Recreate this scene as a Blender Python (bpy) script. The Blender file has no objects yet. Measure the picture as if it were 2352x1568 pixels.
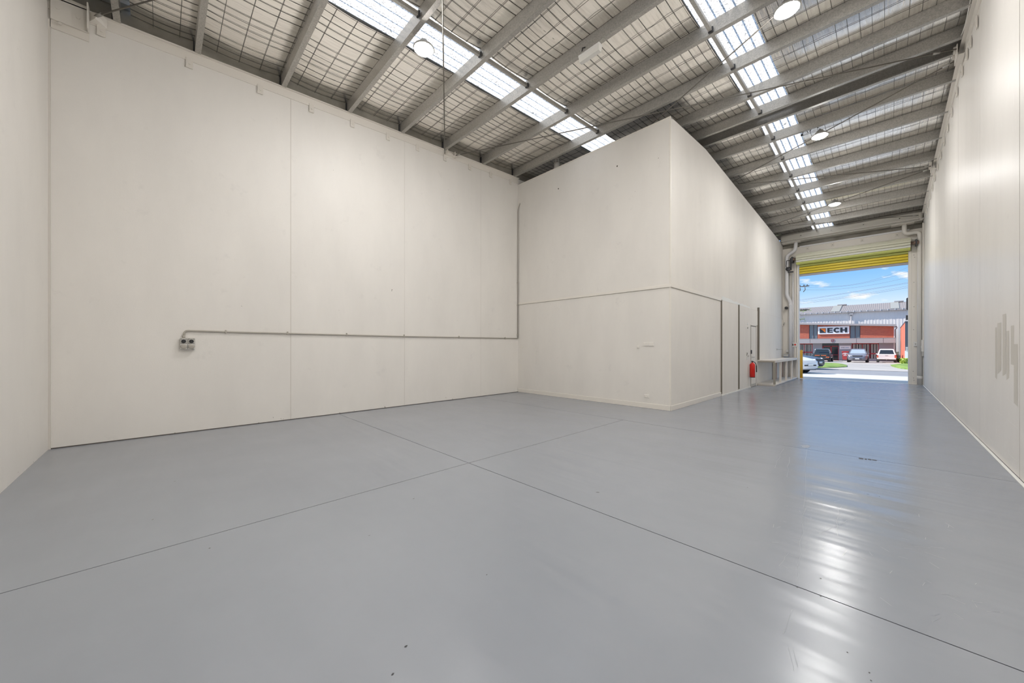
import bpy, bmesh, math, random
from mathutils import Vector, Matrix
random.seed(7)
SC = bpy.context.scene
COL = SC.collection
PI = math.pi

# ------------------------------------------------------------------ camera
TH = math.atan((2033 - 1176) / 832.0)
cam_d = bpy.data.cameras.new('camera')
cam = bpy.data.objects.new('camera', cam_d)
COL.objects.link(cam)
cam.location = (0, 0, 1.3)
cam.rotation_euler = (PI / 2, 0, TH)
cam_d.sensor_width = 36
cam_d.lens = 832.0 / 2352 * 36
cam_d.shift_y = 12.5 / 2352
cam_d.clip_start = 0.05
cam_d.clip_end = 600
SC.camera = cam

# ------------------------------------------------------------------ sky
W = bpy.data.worlds.new('sky')
SC.world = W
W.use_nodes = True
nt = W.node_tree
for n in list(nt.nodes):
    nt.nodes.remove(n)
wo = nt.nodes.new('ShaderNodeOutputWorld')
bg = nt.nodes.new('ShaderNodeBackground')
tc = nt.nodes.new('ShaderNodeTexCoord')
sx = nt.nodes.new('ShaderNodeSeparateXYZ')
nt.links.new(tc.outputs['Generated'], sx.inputs[0])
rmp = nt.nodes.new('ShaderNodeValToRGB')
cr = rmp.color_ramp
cr.elements[0].position = 0.0
cr.elements[0].color = (0.80, 0.89, 1.0, 1)
cr.elements[1].position = 1.0
cr.elements[1].color = (0.42, 0.60, 0.92, 1)
for ps, c in ((0.085, (0.64, 0.79, 1.0, 1)), (0.12, (0.36, 0.63, 1.0, 1)), (0.17, (0.19, 0.48, 0.97, 1))):
    e = cr.elements.new(ps)
    e.color = c
nt.links.new(sx.outputs['Z'], rmp.inputs[0])
mp = nt.nodes.new('ShaderNodeMapping')
mp.inputs['Scale'].default_value = (9, 9, 26)
mp.inputs['Location'].default_value = (3.1, 1.7, 0.4)
nt.links.new(tc.outputs['Generated'], mp.inputs[0])
nz = nt.nodes.new('ShaderNodeTexNoise')
nz.inputs['Scale'].default_value = 1.6
nz.inputs['Detail'].default_value = 6
nz.inputs['Roughness'].default_value = 0.55
nt.links.new(mp.outputs[0], nz.inputs['Vector'])
cm = nt.nodes.new('ShaderNodeMapRange')
cm.inputs['From Min'].default_value = 0.575
cm.inputs['From Max'].default_value = 0.69
nt.links.new(nz.outputs['Fac'], cm.inputs['Value'])
mx = nt.nodes.new('ShaderNodeMix')
mx.data_type = 'RGBA'
nt.links.new(cm.outputs[0], mx.inputs['Factor'])
nt.links.new(rmp.outputs[0], mx.inputs['A'])
mx.inputs['B'].default_value = (0.95, 0.95, 0.98, 1)
nt.links.new(mx.outputs['Result'], bg.inputs['Color'])
bg.inputs['Strength'].default_value = 1.1
nt.links.new(bg.outputs[0], wo.inputs[0])

# ------------------------------------------------------------------ sun
sun_d = bpy.data.lights.new('sun', 'SUN')
sun_d.energy = 7.5
sun_d.angle = math.radians(0.6)
sun_d.color = (1.0, 0.96, 0.9)
sun = bpy.data.objects.new('sun', sun_d)
COL.objects.link(sun)
sun.location = (-20, 10, 30)
sun.rotation_euler = Vector((0.71, 0.21, -0.66)).to_track_quat('-Z', 'Y').to_euler()

# ------------------------------------------------------------------ view
vs = SC.view_settings
vs.view_transform = 'Standard'
vs.look = 'None'
vs.gamma = 1.0
vs.use_curve_mapping = False
vs.exposure = 0.0
LAMP_POWER = 520.0      # radiance of the high bay lenses

# ================================================================== helpers
class MB:
    """collects verts and faces of one mesh"""
    def __init__(s):
        s.v = []; s.f = []; s.sm = []
    def add(s, vs_, fs, smooth=False):
        o = len(s.v)
        s.v += [tuple(p) for p in vs_]
        for f in fs:
            s.f.append(tuple(i + o for i in f)); s.sm.append(smooth)
        return s
    def box(s, x0, x1, y0, y1, z0, z1):
        return s.add([(x0,y0,z0),(x1,y0,z0),(x1,y1,z0),(x0,y1,z0),(x0,y0,z1),(x1,y0,z1),(x1,y1,z1),(x0,y1,z1)],
                     [(0,3,2,1),(4,5,6,7),(0,1,5,4),(1,2,6,5),(2,3,7,6),(3,0,4,7)])
    def bbox(s, x0, x1, y0, y1, z0, z1, b=0.004):
        """box with chamfered edges"""
        cx, cy, cz = (x0+x1)/2, (y0+y1)/2, (z0+z1)/2
        hx, hy, hz = (x1-x0)/2, (y1-y0)/2, (z1-z0)/2
        b = min(b, hx*0.6, hy*0.6, hz*0.6)
        bm = bmesh.new()
        pts = []
        for a in (-1,1):
            for c in (-1,1):
                for d in (-1,1):
                    pts += [(cx+a*hx, cy+c*(hy-b), cz+d*(hz-b)), (cx+a*(hx-b), cy+c*hy, cz+d*(hz-b)), (cx+a*(hx-b), cy+c*(hy-b), cz+d*hz)]
        vv = [bm.verts.new(q) for q in pts]
        r = bmesh.ops.convex_hull(bm, input=vv)
        bm.verts.index_update()
        s.add([v.co for v in bm.verts], [[v.index for v in f.verts] for f in bm.faces])
        bm.free()
        return s
    def hull(s, pts, smooth=False):
        bm = bmesh.new()
        vv = [bm.verts.new(q) for q in pts]
        bmesh.ops.convex_hull(bm, input=vv)
        bmesh.ops.dissolve_limit(bm, angle_limit=0.02, verts=bm.verts, edges=bm.edges)
        bm.verts.index_update()
        s.add([v.co for v in bm.verts], [[v.index for v in f.verts] for f in bm.faces], smooth)
        bm.free()
        return s
    def prism(s, poly, a0, a1, axis='x'):
        """poly = 2d points (for axis x: (y,z); y: (x,z); z: (x,y))"""
        n = len(poly)
        def P(p, a):
            return (a, p[0], p[1]) if axis == 'x' else ((p[0], a, p[1]) if axis == 'y' else (p[0], p[1], a))
        vs_ = [P(p, a0) for p in poly] + [P(p, a1) for p in poly]
        fs = [tuple(range(n))[::-1], tuple(range(n, 2*n))]
        for i in range(n):
            j = (i+1) % n
            fs.append((i, j, j+n, i+n))
        return s.add(vs_, fs)
    def tube(s, pts, r, n=8, cap=True, radii=None):
        pts = [Vector(p) for p in pts]
        rings = []
        up = None
        for i, p in enumerate(pts):
            if i == 0: t = pts[1]-pts[0]
            elif i == len(pts)-1: t = pts[-1]-pts[-2]
            else: t = (pts[i+1]-p).normalized() + (p-pts[i-1]).normalized()
            t.normalize()
            if up is None:
                up = Vector((0,0,1)) if abs(t.z) < 0.9 else Vector((1,0,0))
            a = t.cross(up).normalized()
            up = a.cross(t).normalized()
            rr = radii[i] if radii else r
            rings.append([p + rr*(math.cos(2*PI*k/n)*a + math.sin(2*PI*k/n)*up) for k in range(n)])
        o = len(s.v)
        for ring in rings:
            s.v += [tuple(q) for q in ring]
        for i in range(len(rings)-1):
            for k in range(n):
                k2 = (k+1) % n
                s.f.append((o+i*n+k, o+i*n+k2, o+(i+1)*n+k2, o+(i+1)*n+k)); s.sm.append(True)
        if cap:
            s.f.append(tuple(o+k for k in range(n))[::-1]); s.sm.append(False)
            s.f.append(tuple(o+(len(rings)-1)*n+k for k in range(n))); s.sm.append(False)
        return s
    def lathe(s, prof, c, n=24, axis='z', smooth=True):
        """prof = list of (r, h) ; c centre; axis of turning"""
        o = len(s.v)
        for r, h_ in prof:
            for k in range(n):
                a = 2*PI*k/n
                u, w = r*math.cos(a), r*math.sin(a)
                if axis == 'z': p = (c[0]+u, c[1]+w, c[2]+h_)
                elif axis == 'x': p = (c[0]+h_, c[1]+u, c[2]+w)
                else: p = (c[0]+w, c[1]+h_, c[2]+u)
                s.v.append(p)
        for i in range(len(prof)-1):
            for k in range(n):
                k2 = (k+1) % n
                s.f.append((o+i*n+k, o+i*n+k2, o+(i+1)*n+k2, o+(i+1)*n+k)); s.sm.append(smooth)
        s.f.append(tuple(o+k for k in range(n))[::-1]); s.sm.append(False)
        s.f.append(tuple(o+(len(prof)-1)*n+k for k in range(n))); s.sm.append(False)
        return s
    def xf(s, M):
        s.v = [tuple(M @ Vector(p)) for p in s.v]
        return s
    def build(s, name, mat, parent=None, kind=None):
        me = bpy.data.meshes.new(name)
        me.from_pydata(s.v, [], s.f)
        me.polygons.foreach_set('use_smooth', s.sm)
        me.materials.append(M[mat] if isinstance(mat, str) else mat)
        bm = bmesh.new(); bm.from_mesh(me)
        bmesh.ops.recalc_face_normals(bm, faces=bm.faces)
        bm.to_mesh(me); bm.free()
        o = bpy.data.objects.new(name, me)
        COL.objects.link(o)
        if parent: o.parent = parent
        if kind: o['kind'] = kind
        return o

def empty(name, loc=(0,0,0), rz=0):
    o = bpy.data.objects.new(name, None)
    o.empty_display_size = 0.1
    COL.objects.link(o)
    o.location = loc; o.rotation_euler = (0,0,rz)
    return o
def tag(o, label, cat, group=None):
    o['label'] = label; o['category'] = cat
    if group: o['group'] = group
    return o
def struct(o, label=None, cat=None):
    o['kind'] = 'structure'
    if label: o['label'] = label
    if cat: o['category'] = cat
    return o
def inst(o, name, parent, loc=(0,0,0), rot=None):
    c = bpy.data.objects.new(name, o.data)
    COL.objects.link(c); c.parent = parent; c.location = loc
    if rot: c.rotation_euler = rot
    return c

# ================================================================== materials
M = {}
def mat(name, col, rough=0.5, metal=0.0, spec=0.5):
    m = bpy.data.materials.new(name)
    m.use_nodes = True
    b = m.node_tree.nodes['Principled BSDF']
    b.inputs['Base Color'].default_value = (*col, 1)
    b.inputs['Roughness'].default_value = rough
    b.inputs['Metallic'].default_value = metal
    b.inputs['Specular IOR Level'].default_value = spec
    M[name] = m
    return m
def nodes(m):
    return m.node_tree.nodes, m.node_tree.links, m.node_tree.nodes['Principled BSDF']
def tex(m, scale=(1,1,1), nscale=5, detail=4, rough=0.5, coord='Object'):
    N, L, b = nodes(m)
    t = N.new('ShaderNodeTexCoord'); g = N.new('ShaderNodeMapping'); g.inputs['Scale'].default_value = scale
    z = N.new('ShaderNodeTexNoise'); z.inputs['Scale'].default_value = nscale; z.inputs['Detail'].default_value = detail
    z.inputs['Roughness'].default_value = rough
    L.new(t.outputs[coord], g.inputs[0]); L.new(g.outputs[0], z.inputs['Vector'])
    return z
def ramp(m, z, stops):
    N, L, b = nodes(m)
    r = N.new('ShaderNodeValToRGB')
    e = r.color_ramp.elements
    e[0].position, e[0].color = stops[0][0], (*stops[0][1], 1)
    e[1].position, e[1].color = stops[-1][0], (*stops[-1][1], 1)
    for p, c in stops[1:-1]:
        q = e.new(p); q.color = (*c, 1)
    L.new(z.outputs['Fac'], r.inputs[0])
    return r
def varied(name, c0, c1, rough=0.5, metal=0.0, spec=0.5, scale=(1,1,1), nscale=5, detail=4, lo=0.35, hi=0.65, bump=0.0, bdist=0.01):
    m = mat(name, c0, rough, metal, spec)
    N, L, b = nodes(m)
    z = tex(m, scale, nscale, detail)
    r = ramp(m, z, [(lo, c0), (hi, c1)])
    L.new(r.outputs[0], b.inputs['Base Color'])
    if bump:
        bp = N.new('ShaderNodeBump'); bp.inputs['Strength'].default_value = bump; bp.inputs['Distance'].default_value = bdist
        L.new(z.outputs['Fac'], bp.inputs['Height']); L.new(bp.outputs[0], b.inputs['Normal'])
    return m
def mixcol(m, fac, a, bcol):
    """mix node: a socket/colour, bcol colour"""
    N, L, b = nodes(m)
    x = N.new('ShaderNodeMix'); x.data_type = 'RGBA'
    L.new(fac, x.inputs['Factor'])
    if isinstance(a, tuple): x.inputs['A'].default_value = (*a, 1)
    else: L.new(a, x.inputs['A'])
    x.inputs['B'].default_value = (*bcol, 1)
    return x.outputs['Result']
def thresh(m, z, lo, hi):
    N, L, b = nodes(m)
    r = N.new('ShaderNodeMapRange'); r.inputs['From Min'].default_value = lo; r.inputs['From Max'].default_value = hi
    L.new(z.outputs['Fac'], r.inputs['Value'])
    return r.outputs[0]

def paint(name, c, rough, chips=0.72, scr=None, chipcol=(0.20,0.17,0.13), base_wear=False):
    """painted wall: faint cloudy dirt, small chips, optional pale scratches"""
    m = mat(name, c, rough)
    N, L, b = nodes(m)
    z = tex(m, (1,1,0.35), 1.3, 5, 0.6)
    r = ramp(m, z, [(0.30, tuple(k*0.94 for k in c)), (0.62, c)])
    z2 = tex(m, (1,1,1), 11, 3, 0.5)
    f = thresh(m, z2, chips, chips+0.02)
    out = mixcol(m, f, r.outputs[0], chipcol)
    zs_ = tex(m, (1,1,1), 3.2, 5, 0.7)
    fs_ = thresh(m, zs_, 0.62, 1.0)
    out = mixcol(m, fs_, out, tuple(k*0.80 for k in c))
    if base_wear:
        tcz = N.new('ShaderNodeTexCoord'); spz = N.new('ShaderNodeSeparateXYZ'); L.new(tcz.outputs['Object'], spz.inputs[0])
        hz_ = N.new('ShaderNodeMapRange'); hz_.inputs['From Min'].default_value = 0.0; hz_.inputs['From Max'].default_value = 0.16
        hz_.inputs['To Min'].default_value = 0.13; hz_.inputs['To Max'].default_value = 0.0
        L.new(spz.outputs['Z'], hz_.inputs['Value'])
        zw = tex(m, (1,1.6,1.2), 9, 5, 0.65)
        ad_ = N.new('ShaderNodeMath'); ad_.operation = 'ADD'; L.new(zw.outputs['Fac'], ad_.inputs[0]); L.new(hz_.outputs[0], ad_.inputs[1])
        tw = N.new('ShaderNodeMapRange'); tw.inputs['From Min'].default_value = 0.775; tw.inputs['From Max'].default_value = 0.80
        L.new(ad_.outputs[0], tw.inputs['Value'])
        out = mixcol(m, tw.outputs[0], out, chipcol)
    if scr:
        z3 = tex(m, (1,5,0.5), 9, 3, 0.6)
        f3 = thresh(m, z3, scr, scr+0.04)
        out = mixcol(m, f3, out, tuple(min(1,k*1.22) for k in c))
    L.new(out, b.inputs['Base Color'])
    z4 = tex(m, (1,1,1), 60, 3, 0.5)
    bp = N.new('ShaderNodeBump'); bp.inputs['Strength'].default_value = 0.06; bp.inputs['Distance'].default_value = 0.01
    L.new(z4.outputs['Fac'], bp.inputs['Height']); L.new(bp.outputs[0], b.inputs['Normal'])
    return m
CREAM = (0.85, 0.815, 0.762)
paint('wall_paint', CREAM, 0.5, 0.785, base_wear=True)
paint('wall_gloss', (0.87,0.835,0.785), 0.40, 0.80, 0.70)
M['wall_gloss'].node_tree.nodes['Principled BSDF'].inputs['Specular IOR Level'].default_value = 0.07
paint('partition_paint', (0.83,0.795,0.742), 0.55, 0.79)
M['partition_paint'].node_tree.nodes['Principled BSDF'].inputs['Specular IOR Level'].default_value = 0.1
mat('trim_paint', (0.82,0.775,0.705), 0.4)
mat('clip_paint', (0.78,0.735,0.665), 0.45)
mat('joint', (0.10,0.085,0.07), 0.9)
mat('sealant', (0.70,0.66,0.60), 0.7)
varied('concrete_raw', (0.24,0.225,0.19), (0.36,0.335,0.29), 0.85, nscale=2.5, detail=6)
mat('seam_shadow', (0.40,0.365,0.31), 0.8)
mat('white_edge', (0.83,0.83,0.80), 0.5)

# epoxy floor
m = mat('floor_epoxy', (0.36,0.385,0.425), 0.2, 0.0, 1.0)
N, L, b = nodes(m)
z = tex(m, (1,1,1), 0.7, 6, 0.6)
r = ramp(m, z, [(0.3, (0.265,0.283,0.318)), (0.7, (0.295,0.313,0.348))])
z2 = tex(m, (1,1,1), 7, 2, 0.5)
f = thresh(m, z2, 0.775, 0.79)
o1 = mixcol(m, f, r.outputs[0], (0.14,0.14,0.15))
z3 = tex(m, (7,1.2,1), 6, 3, 0.6)
f3 = thresh(m, z3, 0.76, 0.86)
o2 = mixcol(m, f3, o1, (0.40,0.42,0.45))
L.new(o2, b.inputs['Base Color'])
zr = tex(m, (1,1,1), 0.8, 2, 0.5)
rr = N.new('ShaderNodeMapRange'); rr.inputs['To Min'].default_value = 0.20; rr.inputs['To Max'].default_value = 0.262
L.new(zr.outputs['Fac'], rr.inputs['Value']); L.new(rr.outputs[0], b.inputs['Roughness'])
zb_ = tex(m, (0.32,2.6,1), 1.5, 2, 0.45)
b1 = N.new('ShaderNodeBump'); b1.inputs['Strength'].default_value = 0.45; b1.inputs['Distance'].default_value = 0.03
L.new(zb_.outputs['Fac'], b1.inputs['Height'])
zb2 = tex(m, (1,1,1), 28, 3, 0.5)
b2 = N.new('ShaderNodeBump'); b2.inputs['Strength'].default_value = 0.02; b2.inputs['Distance'].default_value = 0.005
L.new(zb2.outputs['Fac'], b2.inputs['Height']); L.new(b1.outputs[0], b2.inputs['Normal']); L.new(b2.outputs[0], b.inputs['Normal'])

# reflective foil of the roof blanket
m = mat('foil', (0.80,0.775,0.73), 0.19, 0.85)
N, L, b = nodes(m)
z = tex(m, (7.0,0.55,1), 4.0, 5, 0.6)
r = ramp(m, z, [(0.25, (0.80,0.77,0.72)), (0.55, (0.985,0.96,0.91))])
L.new(r.outputs[0], b.inputs['Base Color'])
b1 = N.new('ShaderNodeBump'); b1.inputs['Strength'].default_value = 0.42; b1.inputs['Distance'].default_value = 0.010
L.new(z.outputs['Fac'], b1.inputs['Height'])
z2 = tex(m, (1.2,1,1), 9, 4, 0.6)
b2 = N.new('ShaderNodeBump'); b2.inputs['Strength'].default_value = 0.08; b2.inputs['Distance'].default_value = 0.012
L.new(z2.outputs['Fac'], b2.inputs['Height']); L.new(b1.outputs[0], b2.inputs['Normal']); L.new(b2.outputs[0], b.inputs['Normal'])

# galvanised steel with spangle
m = mat('galvanised', (0.42,0.405,0.375), 0.42, 0.55)
N, L, b = nodes(m)
z = tex(m, (1,1,1), 55, 4, 0.65)
r = ramp(m, z, [(0.34, (0.37,0.355,0.325)), (0.64, (0.52,0.50,0.465))])
L.new(r.outputs[0], b.inputs['Base Color'])
varied('roof_sheet', (0.30,0.30,0.29), (0.40,0.40,0.39), 0.5, 0.4, nscale=3)
mat('wire', (0.10,0.095,0.085), 0.5, 0.5)
mat('rod', (0.20,0.185,0.16), 0.5, 0.5)

# fibreglass skylight sheet
m = mat('fibreglass', (0.85,0.88,0.92), 0.5)
N, L, b = nodes(m)
tr = N.new('ShaderNodeBsdfTranslucent'); df = N.new('ShaderNodeBsdfDiffuse'); ms = N.new('ShaderNodeMixShader')
z = tex(m, (1,1,1), 38, 3, 0.7)
r = ramp(m, z, [(0.38, (0.32,0.30,0.275)), (0.60, (1.0,0.965,0.91))])
z2 = tex(m, (1,1,1), 4.5, 2, 0.5)
f = thresh(m, z2, 0.70, 0.73)
oc = mixcol(m, f, r.outputs[0], (0.22,0.22,0.21))
L.new(oc, tr.inputs['Color']); L.new(oc, df.inputs['Color'])
ms.inputs[0].default_value = 0.1
L.new(tr.outputs[0], ms.inputs[1]); L.new(df.outputs[0], ms.inputs[2])
L.new(ms.outputs[0], N['Material Output'].inputs['Surface'])

def emis(name, c, st):
    m = mat(name, c, 0.4)
    b = m.node_tree.nodes['Principled BSDF']
    b.inputs['Emission Color'].default_value = (*c, 1)
    b.inputs['Emission Strength'].default_value = st
    return m
emis('lamp_lens', (1.0,0.985,0.965), LAMP_POWER*0.78)
emis('lamp_lens_dim', (1.0,0.985,0.965), LAMP_POWER*0.58)
emis('lamp_lens_left', (1.0,0.985,0.965), LAMP_POWER*0.84)
emis('lamp_lens_rear', (1.0,0.985,0.965), LAMP_POWER*1.35)
mat('lamp_alloy', (0.42,0.41,0.39), 0.45, 0.3)
mat('white_plastic', (0.80,0.79,0.76), 0.4)
mat('grey_plastic', (0.52,0.50,0.46), 0.45)
mat('dark_plastic', (0.05,0.05,0.05), 0.4)
mat('black', (0.02,0.02,0.022), 0.45)
mat('pvc_white', (0.80,0.79,0.80), 0.35)
mat('pvc_cream', (0.78,0.745,0.69), 0.38)
mat('conduit_grey', (0.46,0.425,0.37), 0.45)
mat('red_paint', (0.72,0.02,0.012), 0.28)
mat('chrome', (0.6,0.6,0.6), 0.2, 1.0)
mat('dark_steel', (0.07,0.07,0.075), 0.45, 0.4)
mat('rust_steel', (0.30,0.20,0.16), 0.7)
mat('shutter_cream', (0.70,0.69,0.55), 0.4)
mat('shutter_white', (0.82,0.80,0.72), 0.4)
mat('shutter_lime', (0.70,0.73,0.22), 0.4)
mat('shutter_yellow', (0.80,0.62,0.03), 0.4)
mat('bottom_rail', (0.42,0.40,0.42), 0.5)
mat('yellow_paint', (0.80,0.42,0.03), 0.45)
mat('bench_paint', (0.78,0.73,0.67), 0.45)
mat('gutter_paint', (0.50,0.475,0.42), 0.5)
mat('screw', (0.25,0.23,0.20), 0.5, 0.4)
mat('glass_grey', (0.25,0.28,0.32), 0.3)

# ================================================================== building shell
XB, XE, YA, YC, XD, YW, YR = -7.40, 0.92, -1.02, 7.43, -3.03, 18.95, 9.43
SL = 0.0505
def zb(y):                      # underside of the purlins
    return 6.256 - SL*abs(y-YR)
def sstrip(mb, y0, y1, d0, d1, x0, x1):
    """strip that follows the roof slope, dz d0..d1 relative to the purlin underside"""
    ys = [y0] + ([YR] if y0 < YR < y1 else []) + [y1]
    for a, c in zip(ys[:-1], ys[1:]):
        mb.prism([(a, zb(a)+d0), (c, zb(c)+d0), (c, zb(c)+d1), (a, zb(a)+d1)], x0, x1, 'x')
    return mb

# ---- floor: slabs with saw-cut joints
floor = struct(MB().box(XB-0.15, XE+0.15, YA-0.15, 19.02, -0.30, -0.015).build('floor', 'joint'), 'glossy blue-grey epoxy floor with saw-cut joints', 'floor')
g = 0.004
xs = [XB-0.1, -3.25, XE+0.1]
ysl = [YA-0.1, 2.48, 5.91, 19.0]
for i in range(2):
    for j in range(3):
        gx0 = 0 if i == 0 else g; gx1 = 0 if i == 1 else g
        gy0 = 0 if j == 0 else g; gy1 = 0 if j == 2 else g
        if j == 2: gx0 = gx1 = -0.0005
        MB().box(xs[i]+gx0, xs[i+1]-gx1, ysl[j]+gy0*(0.6 if j == 2 else 1), ysl[j+1]-gy1, -0.02, 0.0).build('slab', 'floor_epoxy', floor)

# ---- left wall (long precast wall with three visible joints)
wl = struct(MB().prism([(YA-0.15, -0.02), (19.0, -0.02), (19.0, zb(19)-0.01), (YR, zb(YR)-0.01), (YA-0.15, zb(YA)-0.01)], XB-0.15, XB-0.003, 'x').build('wall_left', 'sealant'),
            'long cream precast panel wall with vertical joints', 'wall')
pe = [YA, 1.672, 3.872, 6.04, 8.22, 10.4, 18.9]
for a, c in zip(pe[:-1], pe[1:]):
    a2, c2 = a+(0.007 if abs(a-1.672) < 0.1 else 0.004), c-(0.007 if abs(c-1.672) < 0.1 else 0.004)
    pts = [(a2, 0.012), (c2, 0.012), (c2, zb(c2)-0.005)]
    if a2 < YR < c2: pts.append((YR, zb(YR)-0.005))
    pts.append((a2, zb(a2)-0.005))
    MB().prism(pts, XB-0.005, XB, 'x').build('panel', 'wall_paint', wl)
sstrip(MB(), YA-0.15, 18.9, 0.0, 0.27, XB-0.16, XB-0.03).build('upstand', 'concrete_raw', wl)
rl = sstrip(sstrip(MB(), YA, YC, -0.135, 0.012, XB, XB+0.012), YA, YC, 0.0, 0.014, XB, XB+0.05).build('rail', 'trim_paint', wl)
def clips(wall, ys, xw, sgn, dz, hgt=0.15):
    for y in ys:
        z = zb(y) + dz
        x0, x1 = sorted((xw+sgn*0.010, xw+sgn*0.026))
        k = MB().bbox(x0, x1, y-0.042, y+0.042, z-hgt/2, z+hgt/2, 0.005).build('clip', 'clip_paint', wall)
        xx = xw+sgn*0.026
        MB().lathe([(0.016, 0), (0.016, sgn*0.008)], (xx, y+0.005, z-0.01), 8, 'x', False).build('bolt', 'clip_paint', k)
clips(wl, [-0.574, 0.317, 1.215, 2.004, 2.742, 3.485, 4.186, 4.921, 5.67, 6.373, 7.104], XB, 1, -0.175)
MB().box(XB-0.006, XB-0.0005, YA, YC, 0.0, 0.012).build('base_gap', 'joint', wl)
# corner bracket plates at the back corner
cb = MB().bbox(XB, XB+0.02, YA+0.01, YA+0.34, 5.36, 5.72, 0.005).bbox(XB+0.02, XB+0.15, YA+0.33, YA+0.345, 5.46, 5.80, 0.004).bbox(XB+0.02, XB+0.05, YA+0.02, YA+0.33, 5.46, 5.80, 0.004).build('corner_bracket', 'clip_paint', wl)
for yy, zz in ((YA+0.08, 5.62), (YA+0.25, 5.60), (YA+0.10, 5.43)):
    MB().lathe([(0.018, 0), (0.018, 0.012)], (XB+0.05, yy, zz), 8, 'x', False).build('bolt', 'clip_paint', cb)

# ---- back wall beside the camera
wb = struct(MB().box(XB-0.15, XE+0.15, YA-0.16, YA, -0.02, zb(YA)+0.27).build('wall_back', 'wall_paint'), 'plain cream end wall at the left edge', 'wall')
MB().box(XB, XB+0.02, YA, YA+0.02, 0.0, zb(YA)-0.15).build('corner_sealant', 'sealant', wb)

# ---- right wall
wr = struct(MB().prism([(YA-0.15, -0.02), (19.2, -0.02), (19.2, zb(19.2)-0.01), (YR, zb(YR)-0.01), (YA-0.15, zb(YA)-0.01)], XE+0.006, XE+0.16, 'x').build('wall_right', 'joint'),
            'long glossy cream panel wall with scratches and dark joints', 'wall')
pe = [YA, 1.76, 3.905, 6.053, 8.184, 10.338, 12.463, 14.53, 16.66, YW]
for i, (a, c) in enumerate(zip(pe[:-1], pe[1:])):
    ga = 0.011 if abs(a-6.053) < 0.01 else 0.005
    gc = 0.011 if abs(c-6.053) < 0.01 else 0.005
    a2, c2 = a+ga, c-gc
    pts = [(a2, 0.012), (c2, 0.012), (c2, zb(c2)-0.005)]
    if a2 < YR < c2: pts.append((YR, zb(YR)-0.005))
    pts.append((a2, zb(a2)-0.005))
    MB().prism(pts, XE, XE+0.010, 'x').build('panel', 'wall_gloss', wr)
sstrip(MB(), YA-0.15, 19.2, 0.0, 0.27, XE+0.04, XE+0.17).build('upstand', 'concrete_raw', wr)
sstrip(sstrip(MB(), YA, YW, -0.15, 0.012, XE-0.014, XE), YA, YW, 0.0, 0.014, XE-0.06, XE).build('rail', 'trim_paint', wr)
clips(wr, [5.9, 6.7, 7.5, 8.31, 8.84, 9.19, 9.70, 10.337, 11.08, 11.72, 12.36, 13.08, 13.79, 14.5, 15.2, 15.9, 16.6, 17.3], XE, -1, -0.30, 0.17)
MB().box(XE-0.03, XE-0.002, YA+0.02, YW, 0.0005, 0.006).build('edge_strip', 'white_edge', wr)
# cable sagging along the rail
for (y0, y1) in ((6.4, 8.25), (8.25, 9.2)):
    pts = [(XE-0.075, y0+(y1-y0)*t/10, zb(y0+(y1-y0)*t/10)+0.03-0.07*math.sin(PI*t/10)) for t in range(11)]
    MB().tube(pts, 0.007, 5).build('cable', 'pvc_cream', wr)


# ---- wear on the floor and on the right wall
mat('chip_dark', (0.07,0.07,0.075), 0.7)
mat('scratch_pale', (0.325,0.345,0.378), 0.35)
mat('tape_residue', (0.66,0.62,0.55), 0.5)
mat('scratch_white', (0.90,0.88,0.83), 0.5)
random.seed(21)
mb = MB()
for (x, y) in ((-0.112,2.098), (-0.044,2.03), (-0.039,1.988), (-3.841,-0.041), (-4.975,-0.28), (-4.787,0.102), (-2.814,1.557), (-1.583,1.336), (-1.45,0.765), (-1.363,0.662), (-0.252,2.662), (-0.034,4.485), (-0.887,3.901), (-0.331,2.47), (-0.234,2.47), (0.717,6.912), (-0.064,6.82)):
    r_ = random.uniform(0.003, 0.007)
    n = 7
    mb.add([(x+r_*random.uniform(0.5,1.2)*math.cos(2*PI*k/n), y+1.3*r_*random.uniform(0.5,1.2)*math.sin(2*PI*k/n), 0.0009) for k in range(n)], [tuple(range(n))])
for (a, c, d, e_) in ((-0.214,5.905,-0.175,5.83), (-0.167,5.906,-0.147,5.835), (-0.138,5.925,-0.111,5.85), (-0.105,5.921,-0.066,5.865)):
    mb.add([(a, e_, 0.0009), (d, e_, 0.0009), (d, c-0.02, 0.0009), (a, c-0.02, 0.0009)], [(0,1,2,3)])
mb.build('paint_chips', 'chip_dark', floor, kind='stuff')
mb = MB()
def scratch(mb, a, c, d, e_, w=0.0018, n=6):
    p0, p1 = Vector((a, c, 0.0008)), Vector((d, e_, 0.0008))
    t_ = (p1-p0).normalized(); s2 = Vector((-t_.y, t_.x, 0))
    L2_ = (p1-p0).length
    pts = [p0+(p1-p0)*k/n + s2*random.uniform(-1, 1)*0.012*min(1, L2_) for k in range(n+1)]
    v = []
    for p_ in pts: v += [p_-s2*w/2, p_+s2*w/2]
    mb.add(v, [(2*k, 2*k+2, 2*k+3, 2*k+1) for k in range(n)])
for q_ in ((-0.717,6.057,-0.455,3.745), (-0.455,3.745,-0.356,2.717), (-0.356,2.717,-0.335,2.49), (-0.323,3.291,-0.168,3.773), (-0.266,3.906,-0.228,3.347), (-0.904,5.719,-0.823,4.728), (-0.426,2.84,-0.437,2.634), (-0.779,5.323,-0.692,4.489), (-0.159,3.116,-0.08,3.097), (-0.185,3.054,-0.17,3.139), (-0.32,2.244,-0.32,2.028), (-0.293,1.953,-0.253,1.828), (-0.276,1.955,-0.248,1.861)):
    scratch(mb, *q_)
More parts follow.
